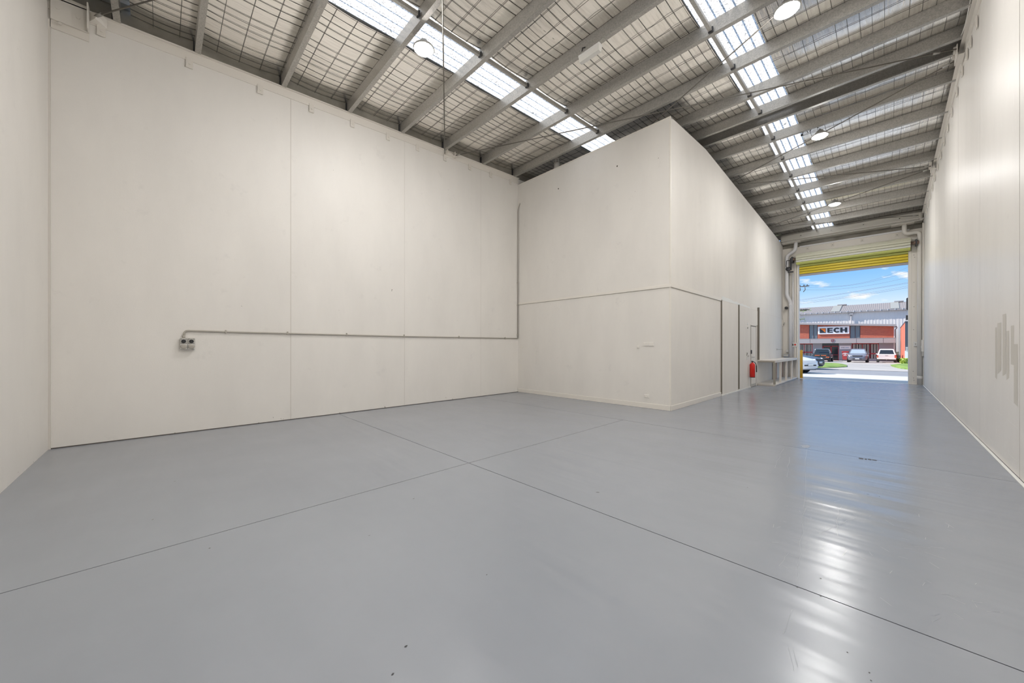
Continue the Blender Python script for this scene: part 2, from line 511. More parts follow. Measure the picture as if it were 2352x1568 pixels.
for k in range(70):
    x, y = random.uniform(-0.6, 0.35), random.uniform(2.6, 4.2)
    a_ = random.uniform(0, PI); l_ = random.uniform(0.02, 0.09)
    scratch(mb, x, y, x+l_*math.cos(a_), y+l_*math.sin(a_), 0.0012, 2)
mb.add([(-0.722+0.05*random.uniform(0.6,1.3)*math.cos(2*PI*k/9), 6.04+0.10*random.uniform(0.6,1.3)*math.sin(2*PI*k/9), 0.0009) for k in range(9)], [tuple(range(9))])
mb.build('scratches', 'scratch_pale', floor, kind='stuff')
mb = MB()
for (ya, yb, z0, z1) in ((7.183,7.086,0.922,1.532), (7.062,6.856,0.986,1.579), (6.791,6.622,0.989,1.664), (6.602,6.483,0.969,1.473), (6.406,6.277,1.151,1.522), (6.277,6.12,0.744,1.329)):
    xx = XE-0.0008
    mb.add([(xx, ya, z0+random.uniform(-0.05,0.05)), (xx, yb, z0+random.uniform(-0.05,0.05)), (xx, yb, z1), (xx, ya, z1)], [(0,1,2,3)])
mb.build('tape_marks', 'tape_residue', wr, kind='stuff')
mb = MB()
def wscratch(y0, z0, y1, z1, w=0.006):
    d = Vector((0, y1-y0, z1-z0)).normalized(); s2 = Vector((0, -d.z, d.y))*w/2
    p0, p1 = Vector((XE-0.0009, y0, z0)), Vector((XE-0.0009, y1, z1))
    mb.add([p0-s2*0.3, p0+s2*0.3, (p0+p1)/2+s2, p1+s2*0.3, p1-s2*0.3, (p0+p1)/2-s2], [(0,1,2,3,4,5)])
for q_ in ((6.643,0.759,6.259,0.706), (7.233,0.545,6.769,0.523), (8.569,1.98,8.354,1.774), (7.086,2.31,6.95,2.1), (7.604,0.166,7.3,0.12), (6.622,0.523,6.12,0.484), (6.542,0.16,6.137,0.155), (7.837,1.741,7.4,1.68), (6.369,2.283,6.3,2.1)):
    wscratch(*q_)
for k in range(150):
    y = random.uniform(5.9, 12); z = random.choice((random.uniform(0.1, 1.0), random.uniform(1.4, 2.6)))
    a_ = random.gauss(PI/2, 0.5) if z > 1.2 else random.gauss(0.0, 0.5); l_ = random.uniform(0.03, 0.16)
    wscratch(y, z, y+l_*math.cos(a_), z+l_*math.sin(a_), random.uniform(0.002, 0.005))
mb.build('scratches', 'scratch_white', wr, kind='stuff')

# ---- front wall with the roller door opening
wf = struct(MB().box(XD-0.05, -2.475, YW, YW+0.17, -0.02, 5.43).box(0.566, XE+0.16, YW, YW+0.17, -0.02, 5.43).box(-2.475, 0.566, YW, YW+0.17, 4.72, 5.43).build('wall_front', 'trim_paint'),
            'cream front wall around the tall roller door opening', 'wall')
MB().box(XD-4.5, XD-0.05, YW, YW+0.17, -0.02, 5.8).build('return_wall', 'trim_paint', wf)
MB().box(XD-0.1, XE+0.16, YW+0.10, YW+0.18, 5.43, 6.05).build('infill', 'concrete_raw', wf)
MB().bbox(-2.46, 0.60, YW-0.03, YW+0.02, 5.40, 5.455, 0.004).build('rail', 'pvc_white', wf)
for x in (-2.21, -1.44, -0.60, 0.30):
    k = MB().bbox(x-0.045, x+0.045, YW-0.016, YW, 5.26, 5.375, 0.004).build('clip', 'clip_paint', wf)
    MB().lathe([(0.014, 0), (0.014, -0.008)], (x, YW-0.016, 5.31), 8, 'y', False).build('bolt', 'screw', k)
MB().bbox(0.645, 0.785, 18.83, YW, 0.0, 5.1, 0.006).build('post', 'trim_paint', wf)
MB().bbox(-2.72, -2.52, 18.90, YW, 0.0, 5.1, 0.006).build('post', 'trim_paint', wf)
MB().bbox(-2.62, -2.56, 18.86, 18.90, 0.86, 4.9, 0.004).build('post', 'trim_paint', wf)
MB().box(-2.46, 0.90, 18.80, 19.02, 0.0003, 0.004).build('threshold_strip', 'white_edge', wf)
MB().bbox(0.90, 0.918, 18.72, 18.78, 0.0, 0.98, 0.003).build('corner_strip', 'white_edge', wf)
for (x, z) in ((0.70, 4.5), (0.715, 4.42), (0.70, 3.55), (0.70, 2.7), (0.69, 1.9), (0.68, 0.45), (0.69, 0.22), (0.70, 0.14)):
    MB().lathe([(0.012, 0), (0.010, -0.006)], (x, 18.83, z), 6, 'y', False).build('bolt', 'screw', wf)

# ---- office partition: end face (towards the camera) and side face
wc = struct(MB().box(XB, XD-0.006, YC, YC+0.10, 0, 5.96).build('wall_office_end', 'partition_paint'), 'cream office box wall facing the open floor', 'wall')
MB().bbox(XB+0.01, XD, YC-0.014, YC, 0.0, 0.105, 0.004).build('baseboard', 'trim_paint', wc)
MB().bbox(XB+0.01, XD+0.002, YC-0.018, YC, 2.515, 2.575, 0.003).build('mid_trim', 'trim_paint', wc)
MB().box(XB+0.01, XD+0.002, YC-0.004, YC, 2.508, 2.515).build('shadow_gap', 'seam_shadow', wc)
MB().bbox(XB, XD, YC-0.012, YC+0.11, 5.955, 5.985, 0.004).build('cap', 'trim_paint', wc)
MB().bbox(XD-0.03, XD+0.004, YC-0.005, YC+0.03, 0.1, 5.96, 0.003).build('corner_bead', 'trim_paint', wc)
for x, z in ((-5.921, 5.414), (-4.231, 5.397)):
    MB().lathe([(0.018, 0), (0.014, -0.006)], (x, YC, z), 8, 'y', False).build('plug', 'joint', wc)

wd = struct(MB().prism([(YC+0.01, 0), (YW+0.02, 0), (YW+0.02, 5.63), (9.5, 6.09), (YC+0.01, 5.97)], XD-0.10, XD, 'x').build('wall_office_side', 'partition_paint'),
            'cream office side wall running to the roller door', 'wall')
MB().bbox(XD, XD+0.014, YC, 10.64, 0.0, 0.105, 0.004).build('baseboard', 'trim_paint', wd)
MB().bbox(XD, XD+0.016, YC-0.016, 10.64, 2.515, 2.595, 0.003).build('mid_trim', 'trim_paint', wd)
MB().box(XD, XD+0.004, YC, 10.64, 2.508, 2.515).build('shadow_gap', 'seam_shadow', wd)
mat('dark_edge', (0.20,0.18,0.145), 0.6)  # dark brown-grey for panel edge strips, batten front and door gap
for (a, c, off) in ((10.66, 12.23, 0.012), (12.27, 13.60, 0.020)):
    p_ = MB().box(XD, XD+off, a, c, 0.03, 2.535).build('panel', 'partition_paint', wd)
    MB().box(XD, XD+off+0.020, a-0.022, a, 0.06, 2.545).build('dark_edge', 'dark_edge', p_)
MB().box(XD, XD+0.03, 10.66, 13.62, 0.0005, 0.028).build('edge_strip', 'white_edge', wd)
# torn paint edge above the panels
tp = [(10.70, 2.60)]
random.seed(3)
for i in range(15):
    tp.append((10.70+i*0.2, 2.66 - 0.006*i + random.uniform(-0.02, 0.02)))
tp += [(13.62, 2.56), (13.62, 2.545), (10.70, 2.545)]
MB().prism(tp, XD, XD+0.004, 'x').build('torn_paint_edge', 'white_edge', wd)
MB().box(XD, XD+0.012, 13.62, 14.56, 2.03, 2.52).build('panel', 'partition_paint', wd)
MB().bbox(XD, XD+0.055, 14.58, 14.64, 0.86, 2.64, 0.004).build('batten', 'dark_edge', wd)
MB().bbox(XD, XD+0.05, 14.64, 14.665, 0.86, 2.62, 0.004).build('batten', 'trim_paint', wd)
MB().box(XD, XD+0.012, 14.67, YW-0.02, 0.86, 2.50).build('panel', 'partition_paint', wd)

MB().box(XD, XD+0.0135, 14.67, YW-0.02, 2.498, 2.504).build('shadow_gap', 'sealant', wd)
MB().box(XD, XD+0.0135, 13.62, 14.56, 2.518, 2.524).build('shadow_gap', 'sealant', wd)
# ---- office door
d1 = struct(MB().bbox(XD+0.002, XD+0.02, 13.69, 14.28, 0.012, 1.965, 0.003).build('door_1', 'partition_paint'), 'flush cream office door beside the red extinguisher', 'door')
MB().box(XD, XD+0.008, 13.655, 14.33, 0.0, 1.985).build('shadow_gap', 'dark_edge', d1)
MB().bbox(XD, XD+0.03, 14.335, 14.40, 0.0, 2.03, 0.003).build('frame', 'trim_paint', d1)
MB().bbox(XD, XD+0.03, 13.62, 14.40, 1.99, 2.03, 0.003).build('frame', 'trim_paint', d1)
MB().tube([(XD+0.02, 13.73, 0.97), (XD+0.07, 13.73, 0.97), (XD+0.07, 13.86, 0.97)], 0.011, 8).build('handle', 'chrome', d1)
MB().bbox(XD+0.01, XD+0.05, 13.60, 13.67, 1.08, 1.20, 0.006).build('lock', 'dark_steel', d1)
MB().box(XD+0.02, XD+0.022, 13.70, 14.27, 0.02, 0.10).build('kick_plate', 'grey_plastic', d1)

# ================================================================== roof
ceil = struct(empty('ceiling'), 'foil-lined roof on steel purlins with two skylight strips', 'ceiling')
PUR = [-0.39, 0.45, 1.59, 2.71, 3.83, 4.94, 6.12, 7.28, 8.39, 9.25, 9.62, 10.53, 11.68, 12.86, 14.02, 15.16, 16.34, 17.55, 18.72]
SK = [(-5.36, -4.62), (-2.02, -1.38)]
XR = [(XB-0.16, SK[0][0]), (SK[0][1], SK[1][0]), (SK[1][1], XE+0.17)]
PD = 0.20
def purlin_mb(y, flip=False):
    t = 0.006
    w = 0.072
    s = 1 if not flip else -1
    y0 = y - s*w                       # web
    prof = [(y0, 0), (y, 0), (y, 0.018), (y-s*t, 0.018), (y-s*t, t), (y0+s*t, t), (y0+s*t, PD-t), (y-s*t, PD-t), (y, PD-t), (y, PD), (y0, PD)]
    zz = zb(y)
    return MB().prism([(a, c+zz) for a, c in prof], XB-0.02, XE+0.03, 'x')
for i, y in enumerate(PUR):
    pu = purlin_mb(y, flip=(abs(y-9.62) < 0.01)).build('purlin', 'galvanised', ceil)
    zz = zb(y)
    for xx, sg in ((XB-0.025, 1), (XE+0.03, -1)):
        x0, x1 = sorted((xx, xx+sg*0.05))
        MB().bbox(x0, x1, y-0.088, y-0.074, zz+0.005, zz+PD-0.01, 0.002).build('cleat', 'dark_steel', pu)
MB().box(XB, XE, 9.27, 9.53, zb(9.4)+0.17, zb(9.4)+0.19).build('ridge_shade', 'dark_steel', ceil)  # dark sheet standing in for the shaded hollow between the ridge purlins

# foil blanket, one strip per bay and field; slightly sagging between purlins
edges = [-0.30] + [y-0.03 for y in PUR[1:]] + [19.05]
random.seed(11)
def foil(x0, x1, y0, y1):
    ny, dx = 8, 0.22
    nx = max(2, int((x1-x0)/dx))
    sag = 0.036*min(1.0, (y1-y0)/1.1)
    v, f = [], []
    rnd = [random.uniform(-1, 1) for _ in range(nx+1)]
    for i in range(nx+1):
        for j in range(ny+1):
            t = j/ny
            y = y0+(y1-y0)*t
            k = 4*t*(1-t)
            v.append((x0+(x1-x0)*i/nx, y, zb(y)+PD+0.012 - sag*k*(1+0.12*rnd[i]) + 0.006*k*rnd[i-1]))
    for i in range(nx):
        for j in range(ny):
            a = i*(ny+1)+j
            f.append((a, a+1, a+ny+2, a+ny+1))
    return MB().add(v, f, True)
for y0, y1 in zip(edges[:-1], edges[1:]):
    if y0 < YR < y1 and y1-y0 < 0.5:
        pass
    for x0, x1 in XR:
        foil(x0, x1, y0, y1).build('foil_panel', 'foil', ceil)

# translucent sheets (ribbed)
def ribbed(x0, x1, y0, y1, dz, n, amp):
    v, f = [], []
    xs_ = []
    for i in range(n):
        p = (x1-x0)/n
        a = x0+i*p
        xs_ += [(a, 0), (a+p*0.30, 0), (a+p*0.42, amp), (a+p*0.62, amp), (a+p*0.74, 0)]
    xs_.append((x1, 0))
    for (x, h_) in xs_:
        for y in (y0, y1):
            v.append((x, y, zb(y)+dz+h_))
    for i in range(len(xs_)-1):
        a = 2*i
        f.append((a, a+1, a+3, a+2))
    return MB().add(v, f)
for (x0, x1) in SK:
    for (y0, y1) in ((-0.30, 9.40), (9.46, 19.05)):
        ribbed(x0-0.01, x1+0.01, y0, y1, PD+0.022, 5, 0.03).build('skylight_sheet', 'fibreglass', ceil)
    MB().box(x0, x1, 9.38, 9.48, zb(9.4)+PD+0.06, zb(9.4)+PD+0.07).build('ridge_cap', 'roof_sheet', ceil)
# opaque roof sheeting over the blanket, corrugated sheet at the back eave
for x0, x1 in XR:
    for (y0, y1) in ((-0.30, YR), (YR, 19.12)):
        MB().prism([(y0, zb(y0)+PD+0.018), (y1, zb(y1)+PD+0.018), (y1, zb(y1)+PD+0.026), (y0, zb(y0)+PD+0.026)], x0, x1, 'x').build('roof_sheet', 'roof_sheet', ceil)
ribbed(XB-0.16, XE+0.17, YA-0.3, -0.30, PD+0.05, 40, 0.035).build('eave_sheet', 'roof_sheet', ceil)

# safety mesh under the foil: two sets of wires
def wire_mesh():
    mb = MB()
    r = 0.0021
    def bar(p, q, wx, wy):
        (x0, y0, z0), (x1, y1, z1) = p, q
        mb.add([(x0-wx, y0-wy, z0-r), (x0+wx, y0+wy, z0-r), (x0+wx, y0+wy, z0+r), (x0-wx, y0-wy, z0+r),
                (x1-wx, y1-wy, z1-r), (x1+wx, y1+wy, z1-r), (x1+wx, y1+wy, z1+r), (x1-wx, y1-wy, z1+r)],
               [(0,1,5,4), (1,2,6,5), (2,3,7,6), (3,0,4,7)])
    for y0, y1 in zip(edges[:-1], edges[1:]):
        ny = 5
        sag = 0.036*min(1.0, (y1-y0)/1.1)
        def zz(y):
            t = (y-y0)/(y1-y0)
            return zb(y)+PD+0.012-sag*4*t*(1-t)*1.06-0.004
        for (xa, xb2) in XR:
            n = int((xb2-xa)/0.135)
            for i in range(n+1):
                x = xa+0.02+i*0.135+random.uniform(-0.006, 0.006)
                if random.random() < 0.10: continue
                for j in range(ny):
                    a, c = y0+(y1-y0)*j/ny, y0+(y1-y0)*(j+1)/ny
                    bar((x, a, zz(a)), (x, c, zz(c)), r, 0)
            k = int((y1-y0)/0.285)
            for j in range(1, k+1):
                y = y0+j*0.285-0.06
                if y < y1-0.05:
                    bar((xa, y, zz(y)-0.004), (xb2, y, zz(y)-0.004), 0, r)
    return mb
wm = wire_mesh().build('wire_mesh', 'wire', ceil, kind='stuff')

# bridging bars between the purlins
for xx, dzz in ((-4.585, 0.07), (-1.84, 0.03)):
    for a, c in zip(PUR[:-1], PUR[1:]):
        if c-a < 0.5: continue
        if xx < -4 and a > 7: continue
        y0, y1 = a+0.004, c-0.075
        za, zc = zb(y0)+dzz, zb(y1)+dzz
        br = MB().prism([(y0, za), (y1, zc), (y1, zc+0.05), (y0, za+0.05)], xx, xx+0.004, 'x').prism([(y0, za), (y1, zc), (y1, zc+0.004), (y0, za+0.004)], xx-0.045, xx, 'x').build('bridging_bar', 'galvanised', ceil)
        MB().bbox(xx-0.05, xx+0.02, y1-0.03, y1-0.004, zc-0.015, zc+0.06, 0.004).build('bracket', 'dark_steel', br)
        # insulation batten beside the first skylight

# ---- roof braces (tension rods)
def rod(a, c, label, r=0.010):
    az = (a[0], a[1], zb(a[1])-0.02+a[2]); cz = (c[0], c[1], zb(c[1])-0.02+c[2])
    e = empty('brace_rod', az)
    o = Vector(az)
    MB().tube([(0,0,0), Vector(cz)-o], r, 6).build('rod', 'rod', e)
    d = (Vector(cz)-o)
    for t in (0.012, 0.97):
        q = d*t; w = d.normalized()*0.09
        MB().tube([q-w*0.5, q+w*0.5], r*1.9, 8).build('fork', 'galvanised', e)
    tag(e, label, 'brace rod', 'roof brace rods')
    return e
rod((XB+0.04, -0.65, -0.03), (0.84, 4.95, -0.03), 'thin steel brace rod leaving the back left corner bracket')
rod((XB+0.04, 4.90, -0.06), (0.84, -0.65, -0.06), 'steel brace rod dropping almost upright in the picture to the left wall')
rod((XB+0.04, 5.18, -0.03), (0.84, 9.42, -0.03), 'steel brace rod from the left wall rail across to the right wall at the ridge')
rod((XB+0.04, 9.60, -0.06), (0.84, 5.25, -0.06), 'steel brace rod crossing above the tall corner of the office box')
rod((0.84, 9.75, -0.03), (-7.2, 14.15, -0.03), 'steel brace rod running behind the middle high bay lamp')
rod((0.84, 14.20, -0.06), (-7.2, 9.85, -0.06), 'steel brace rod just past the ridge, meeting the right wall halfway')
rod((0.84, 14.42, -0.03), (-7.2, 20.1 - 1.4, -0.03), 'steel brace rod passing behind the far high bay lamp')
rod((0.78, 18.3, -0.06), (-7.2, 14.6, -0.06), 'steel brace rod nearest the roller door')
# wall brackets where the rods meet the right wall
for y, lb in ((9.55, 'cream steel brace bracket on the right wall rail at the ridge'), (14.3, 'cream steel brace bracket halfway along the right wall rail'), (18.55, 'cream steel brace bracket in the corner above the right downpipe')):
    e = empty('brace_bracket', (XE, y, zb(y)))
    MB().bbox(-0.085, -0.015, -0.16, 0.16, -0.17, -0.155, 0.003).bbox(-0.10, -0.088, -0.16, 0.16, -0.17, 0.03, 0.003).build('plate', 'trim_paint', e)
    MB().bbox(-0.13, -0.10, -0.09, -0.075, -0.09, 0.03, 0.003).build('lug', 'trim_paint', e)
    MB().bbox(-0.13, -0.10, 0.075, 0.09, -0.09, 0.03, 0.003).build('lug', 'trim_paint', e)
    tag(e, lb, 'bracket', 'rod brackets on the right wall')
e = empty('brace_bracket', (XB, -0.62, zb(-0.62)))
MB().hull([(0.02,-0.06,-0.12), (0.02,0.10,-0.12), (0.02,-0.06,0.02), (0.02,0.10,0.02), (0.10,0.0,-0.09), (0.10,0.02,-0.01)]).build('plate', 'trim_paint', e)
MB().bbox(0.012, 0.13, -0.07, -0.058, -0.13, 0.03, 0.003).build('lug', 'clip_paint', e)
tag(e, 'cream brace bracket on the left wall rail near the back corner', 'bracket')
e = empty('brace_bracket', (XB, 5.05, zb(5.05)))
MB().bbox(0.012, 0.09, -0.16, 0.16, -0.09, -0.075, 0.003).bbox(0.012, 0.025, -0.16, 0.16, -0.10, 0.0, 0.003).build('plate', 'trim_paint', e)
MB().bbox(0.03, 0.11, 0.10, 0.112, -0.11, 0.02, 0.003).build('lug', 'trim_paint', e)
MB().bbox(0.03, 0.11, -0.112, -0.10, -0.11, 0.02, 0.003).build('lug', 'trim_paint', e)
tag(e, 'brace bracket on the left wall rail where two rods meet', 'bracket')

# ---- high bay lamps
def high_bay(x, y, lab, hang, power='lamp_lens'):
    z = zb(y) - hang
    e = empty('high_bay_lamp', (x, y, z))
    MB().lathe([(0.135, 0.002), (0.150, 0.0), (0.158, 0.012), (0.150, 0.026), (0.115, 0.045), (0.100, 0.052), (0.085, 0.085), (0.060, 0.10), (0.058, 0.125), (0.02, 0.13)], (0,0,0), 28).build('housing', 'lamp_alloy', e)
    MB().lathe([(0.134, 0.001), (0.126, -0.012), (0.105, -0.026), (0.07, -0.036), (0.03, -0.040), (0.008, -0.041)], (0,0,0), 28).build('lens', power, e)
    MB().tube([(0,0,0.13), (0,0,hang+0.005)], 0.008, 6).build('stem', 'lamp_alloy', e)
    MB().tube([(-0.018,0,0.145), (0,0,0.165), (0.018,0,0.145)], 0.006, 5).build('hook', 'dark_steel', e)
    for k in range(12):
        a = 2*PI*k/12
        MB().lathe([(0.006, -0.002), (0.005, 0.004)], (0.147*math.cos(a), 0.147*math.sin(a), -0.001), 6).build('screw', 'chrome', e)
    tag(e, lab, 'lamp', 'round high bay lamps under the roof')
    return e
high_bay(-4.86, 2.86, 'round high bay lamp below the left skylight strip', 0.13, 'lamp_lens_left')
high_bay(-0.95, 6.24, 'large lit round high bay lamp at the top edge of the photo', 0.13)
l3 = high_bay(-1.02, 10.62, 'round high bay lamp hanging past the ridge with a looped black lead', 0.17, 'lamp_lens_dim')
high_bay(-1.11, 15.25, 'small distant lit high bay lamp nearest the roller door', 0.17)
high_bay(-0.95, 1.65, 'round high bay lamp above and behind the viewer, out of frame', 0.13, 'lamp_lens_rear')
MB().tube([(-0.02,-0.03,0.18), (-0.07,-0.05,0.23), (-0.14,-0.06,0.20), (-0.17,-0.06,0.15)], 0.007, 6).tube([(-0.20,-0.06,0.14), (-0.23,-0.06,0.21), (-0.28,-0.06,0.20), (-0.31,-0.06,0.13)], 0.007, 6).bbox(-0.33,-0.29,-0.08,-0.05,0.11,0.15,0.006).build('lead', 'black', l3)

# ---- emergency light box under a purlin
e = empty('emergency_light', (-3.28, 4.955, zb(4.955)))
mat('diffuser', (0.80,0.78,0.73), 0.35)
MB().bbox(-0.195, 0.195, -0.085, 0.015, -0.035, 0.0, 0.004).build('base', 'white_plastic', e)
MB().hull([(sx_*a, c, z) for sx_ in (-1,1) for a, c, z in ((0.190,-0.08,-0.035), (0.190,0.01,-0.035), (0.180,-0.07,-0.115), (0.180,0.0,-0.115))]).build('diffuser', 'diffuser', e)
MB().tube([(-0.12,-0.085,0.02), (-0.10,-0.10,0.06), (-0.05,-0.09,0.05)], 0.008, 6).build('lead', 'black', e)
tag(e, 'white box emergency light screwed under a purlin', 'light fitting')

# ---- vent pipe above the office end wall
e = empty('vent_pipe', (-6.13, 7.625, 5.75))
MB().lathe([(0.075, -0.4), (0.075, 0.62)], (0,0,0), 20).build('pipe', 'pvc_cream', e)
MB().lathe([(0.098, 0.49), (0.098, 0.515), (0.076, 0.53)], (0,0,0), 20).build('flange', 'grey_plastic', e)
for k in range(8):
    a = 2*PI*k/8
    MB().lathe([(0.009, 0.465), (0.009, 0.54)], (0.092*math.cos(a), 0.092*math.sin(a), 0), 6).build('bolt', 'screw', e)
tag(e, 'cream vent pipe rising behind the top of the office end wall', 'pipe')

# ---- gutter and eave above the roller door
e = empty('box_gutter', (-1.05, 18.72, 5.60))
MB().prism([(-0.17,0.10), (-0.165,0.0), (0.17,0.0), (0.175,0.12), (0.165,0.12), (0.16,0.012), (-0.155,0.012), (-0.16,0.10)], -1.95, 1.93, 'x').build('trough', 'gutter_paint', e)
for x in (-1.2, -0.4, 0.4, 1.2):
    MB().bbox(x-0.02, x+0.02, -0.19, 0.18, 0.115, 0.125, 0.002).build('strap', 'dark_steel', e)
MB().bbox(-1.95, -1.35, -0.17, 0.17, -0.012, 0.0, 0.003).build('sump', 'trim_paint', e)
MB().bbox(1.2, 1.75, -0.17, 0.17, -0.012, 0.0, 0.003).build('sump', 'trim_paint', e)
tag(e, 'grey metal box gutter above the roller door', 'gutter')
e = empty('eave_beam', (-1.05, 18.45, 5.66))
MB().prism([(-0.03,0.0), (0.03,0.0), (0.03,0.20), (-0.03,0.20)], -1.95, 1.93, 'x').build('web', 'gutter_paint', e)
MB().bbox(-1.95, 1.93, -0.05, 0.05, -0.008, 0.0, 0.002).build('flange', 'trim_paint', e)
for x in (-1.3, -0.4, 0.5, 1.4):
    MB().lathe([(0.018, 0), (0.018, -0.02)], (x, -0.03, 0.10), 8, 'y', False).build('bolt', 'chrome', e)
tag(e, 'painted steel eave beam in front of the gutter', 'beam')

# ================================================================== roller door
def bend(pts, r=0.12, n=5):
    """round the corners of a polyline"""
    out = [Vector(pts[0])]
    for a, b_, c in zip(pts[:-2], pts[1:-1], pts[2:]):
        a, b_, c = Vector(a), Vector(b_), Vector(c)
        d1, d2 = (a-b_), (c-b_)
        k = min(r, d1.length*0.49, d2.length*0.49)
        p, q = b_+d1.normalized()*k, b_+d2.normalized()*k
        for i in range(n+1):
            t = i/n
            out.append((1-t)**2*p + 2*t*(1-t)*b_ + t*t*q)
    out.append(Vector(pts[-1]))
    return out
e = empty('roller_door', (-0.945, 18.66, 4.87))
x0, x1, R = -1.575, 1.555, 0.215
NS = 14
mat('shutter_groove_shade', (0.16,0.13,0.03), 0.7)  # shade in the grooves between slats, painted as darkened slat colours
mat('shutter_groove_shade_pale', (0.24,0.23,0.17), 0.7)
def slat_roll(phi):
    da = 2*PI/NS
    pr = []
    for t, rr in ((-0.48, R-0.026), (-0.40, R-0.004), (-0.28, R+0.006), (0.28, R+0.010), (0.40, R+0.0), (0.43, R-0.026)):
        a = phi+t*da
        pr.append((-rr*math.cos(a), rr*math.sin(a)))
    pr += [(-(R-0.045)*math.cos(phi+0.5*da), (R-0.045)*math.sin(phi+0.5*da)), (-(R-0.045)*math.cos(phi-0.5*da), (R-0.045)*math.sin(phi-0.5*da))]
    return MB().prism(pr, x0, x1, 'x')
for k in range(NS):
    dg = 70 - k*360/NS
    mt = 'shutter_cream'
    if -40 < dg < -15: mt = 'shutter_white'
    elif -130 < dg <= -40: mt = 'shutter_lime'
    slat_roll(math.radians(dg)).build('slat', mt, e)
MB().lathe([(R-0.022, 0), (R-0.022, x1-x0-0.02)], (x0+0.01, 0, 0), 28, 'x').build('drum', 'shutter_groove_shade_pale', e)
MB().lathe([(0.055, 0), (0.055, 0.20)], (x1, 0, 0.02), 14, 'x').build('axle', 'rust_steel', e)
MB().lathe([(0.055, 0), (0.055, -0.16)], (x0, 0, 0.02), 14, 'x').build('axle', 'rust_steel', e)
zt = 0.0
for k, mt in enumerate(['shutter_lime', 'shutter_lime', 'shutter_lime', 'shutter_yellow', 'shutter_yellow', 'shutter_yellow']):
    z1_, z0_ = zt, zt-0.0985
    MB().prism([(0.245,z0_+0.010), (0.212,z0_+0.012), (0.205,z0_+0.024), (0.205,z0_+0.080), (0.212,z0_+0.092), (0.245,z1_)], x0+0.06, x1-0.045, 'x').build('slat', mt, e)
    zt -= 0.0985
MB().box(x0+0.06, x1-0.045, 0.232, 0.25, zt, 0.0).build('curtain_back', 'shutter_groove_shade', e)
MB().bbox(x0+0.06, x1-0.045, 0.205, 0.255, zt-0.085, zt, 0.006).build('bottom_rail', 'bottom_rail', e)
MB().bbox(-1.60, -1.535, 0.17, 0.275, -4.87, -0.22, 0.004).build('guide', 'trim_paint', e)
MB().bbox(1.515, 1.59, 0.17, 0.275, -4.87, -0.22, 0.004).build('guide', 'trim_paint', e)
MB().bbox(-1.75, -1.69, -0.06, 0.24, -0.09, 0.13, 0.004).build('end_bracket', 'dark_steel', e)
MB().bbox(1.67, 1.71, -0.06, 0.24, -0.09, 0.13, 0.004).build('end_bracket', 'dark_steel', e)
tag(e, 'rolled-up yellow and cream roller shutter door above the opening', 'roller door')

# chain hoist of the shutter
e = empty('chain_hoist', (-2.74, 18.74, 4.55))
MB().bbox(-0.01, 0.05, -0.02, 0.02, -0.06, 0.42, 0.004).build('arm', 'dark_steel', e)
MB().bbox(-0.12, 0.0, -0.012, 0.012, 0.33, 0.355, 0.003).build('lever', 'dark_steel', e)
MB().lathe([(0.02,-0.05), (0.085,-0.045), (0.085,-0.015), (0.06,0.0), (0.085,0.015), (0.085,0.045), (0.02,0.05)], (-0.06,-0.03,-0.02), 18, 'y').build('chain_wheel', 'dark_steel', e)
MB().tube([(-0.12,-0.03,0.33), (-0.13,-0.03,0.10), (-0.10,-0.03,0.0)], 0.012, 6).build('chain', 'dark_steel', e)
MB().bbox(-0.08, 0.10, -0.03, 0.05, -0.17, -0.12, 0.005).build('foot', 'dark_steel', e)
tag(e, 'dark chain hoist at the left end of the roller shutter', 'hoist')

# ================================================================== downpipes and conduits by the door
def pipe(name, pts, r, mt, label, cat, rb=0.12, collars=(), group=None):
    o = Vector(pts[0])
    e = empty(name, o)
    P = [Vector(p)-o for p in bend(pts, rb)]
    MB().tube(P, r, 16).build('pipe', mt, e)
    for c in collars:
        c0 = Vector(c)-o
        MB().lathe([(r*1.02,-0.05), (r*1.10,-0.045), (r*1.10,0.045), (r*1.02,0.05)], c0, 16).build('collar', mt, e)
    tag(e, label, cat, group)
    return e
pipe('downpipe', [(-2.55,18.72,5.595), (-2.57,18.72,5.27), (-2.86,18.80,5.10), (-2.865,18.82,3.45), (-2.745,18.84,3.20), (-2.745,18.84,0.87)], 0.062, 'pvc_white',
     'white bent downpipe left of the roller door standing on the bench', 'downpipe', 0.11, [(-2.745,18.84,3.05)])
pipe('downpipe', [(0.47,18.72,5.595), (0.47,18.72,5.24), (0.83,18.74,5.27), (0.83,18.76,0.0)], 0.062, 'pvc_cream',
     'cream downpipe right of the roller door reaching the floor', 'downpipe', 0.13, [(0.83,18.745,4.55), (0.83,18.752,4.9), (0.83,18.757,2.7), (0.83,18.76,0.25)])
pipe('conduit', [(-2.665,18.87,4.35), (-2.665,18.87,0.87)], 0.028, 'pvc_white', 'thin white conduit beside the left downpipe', 'conduit')
pipe('conduit', [(-2.80,18.92,4.4), (-2.80,18.92,0.87)], 0.018, 'grey_plastic', 'thin grey conduit behind the left downpipe', 'conduit')
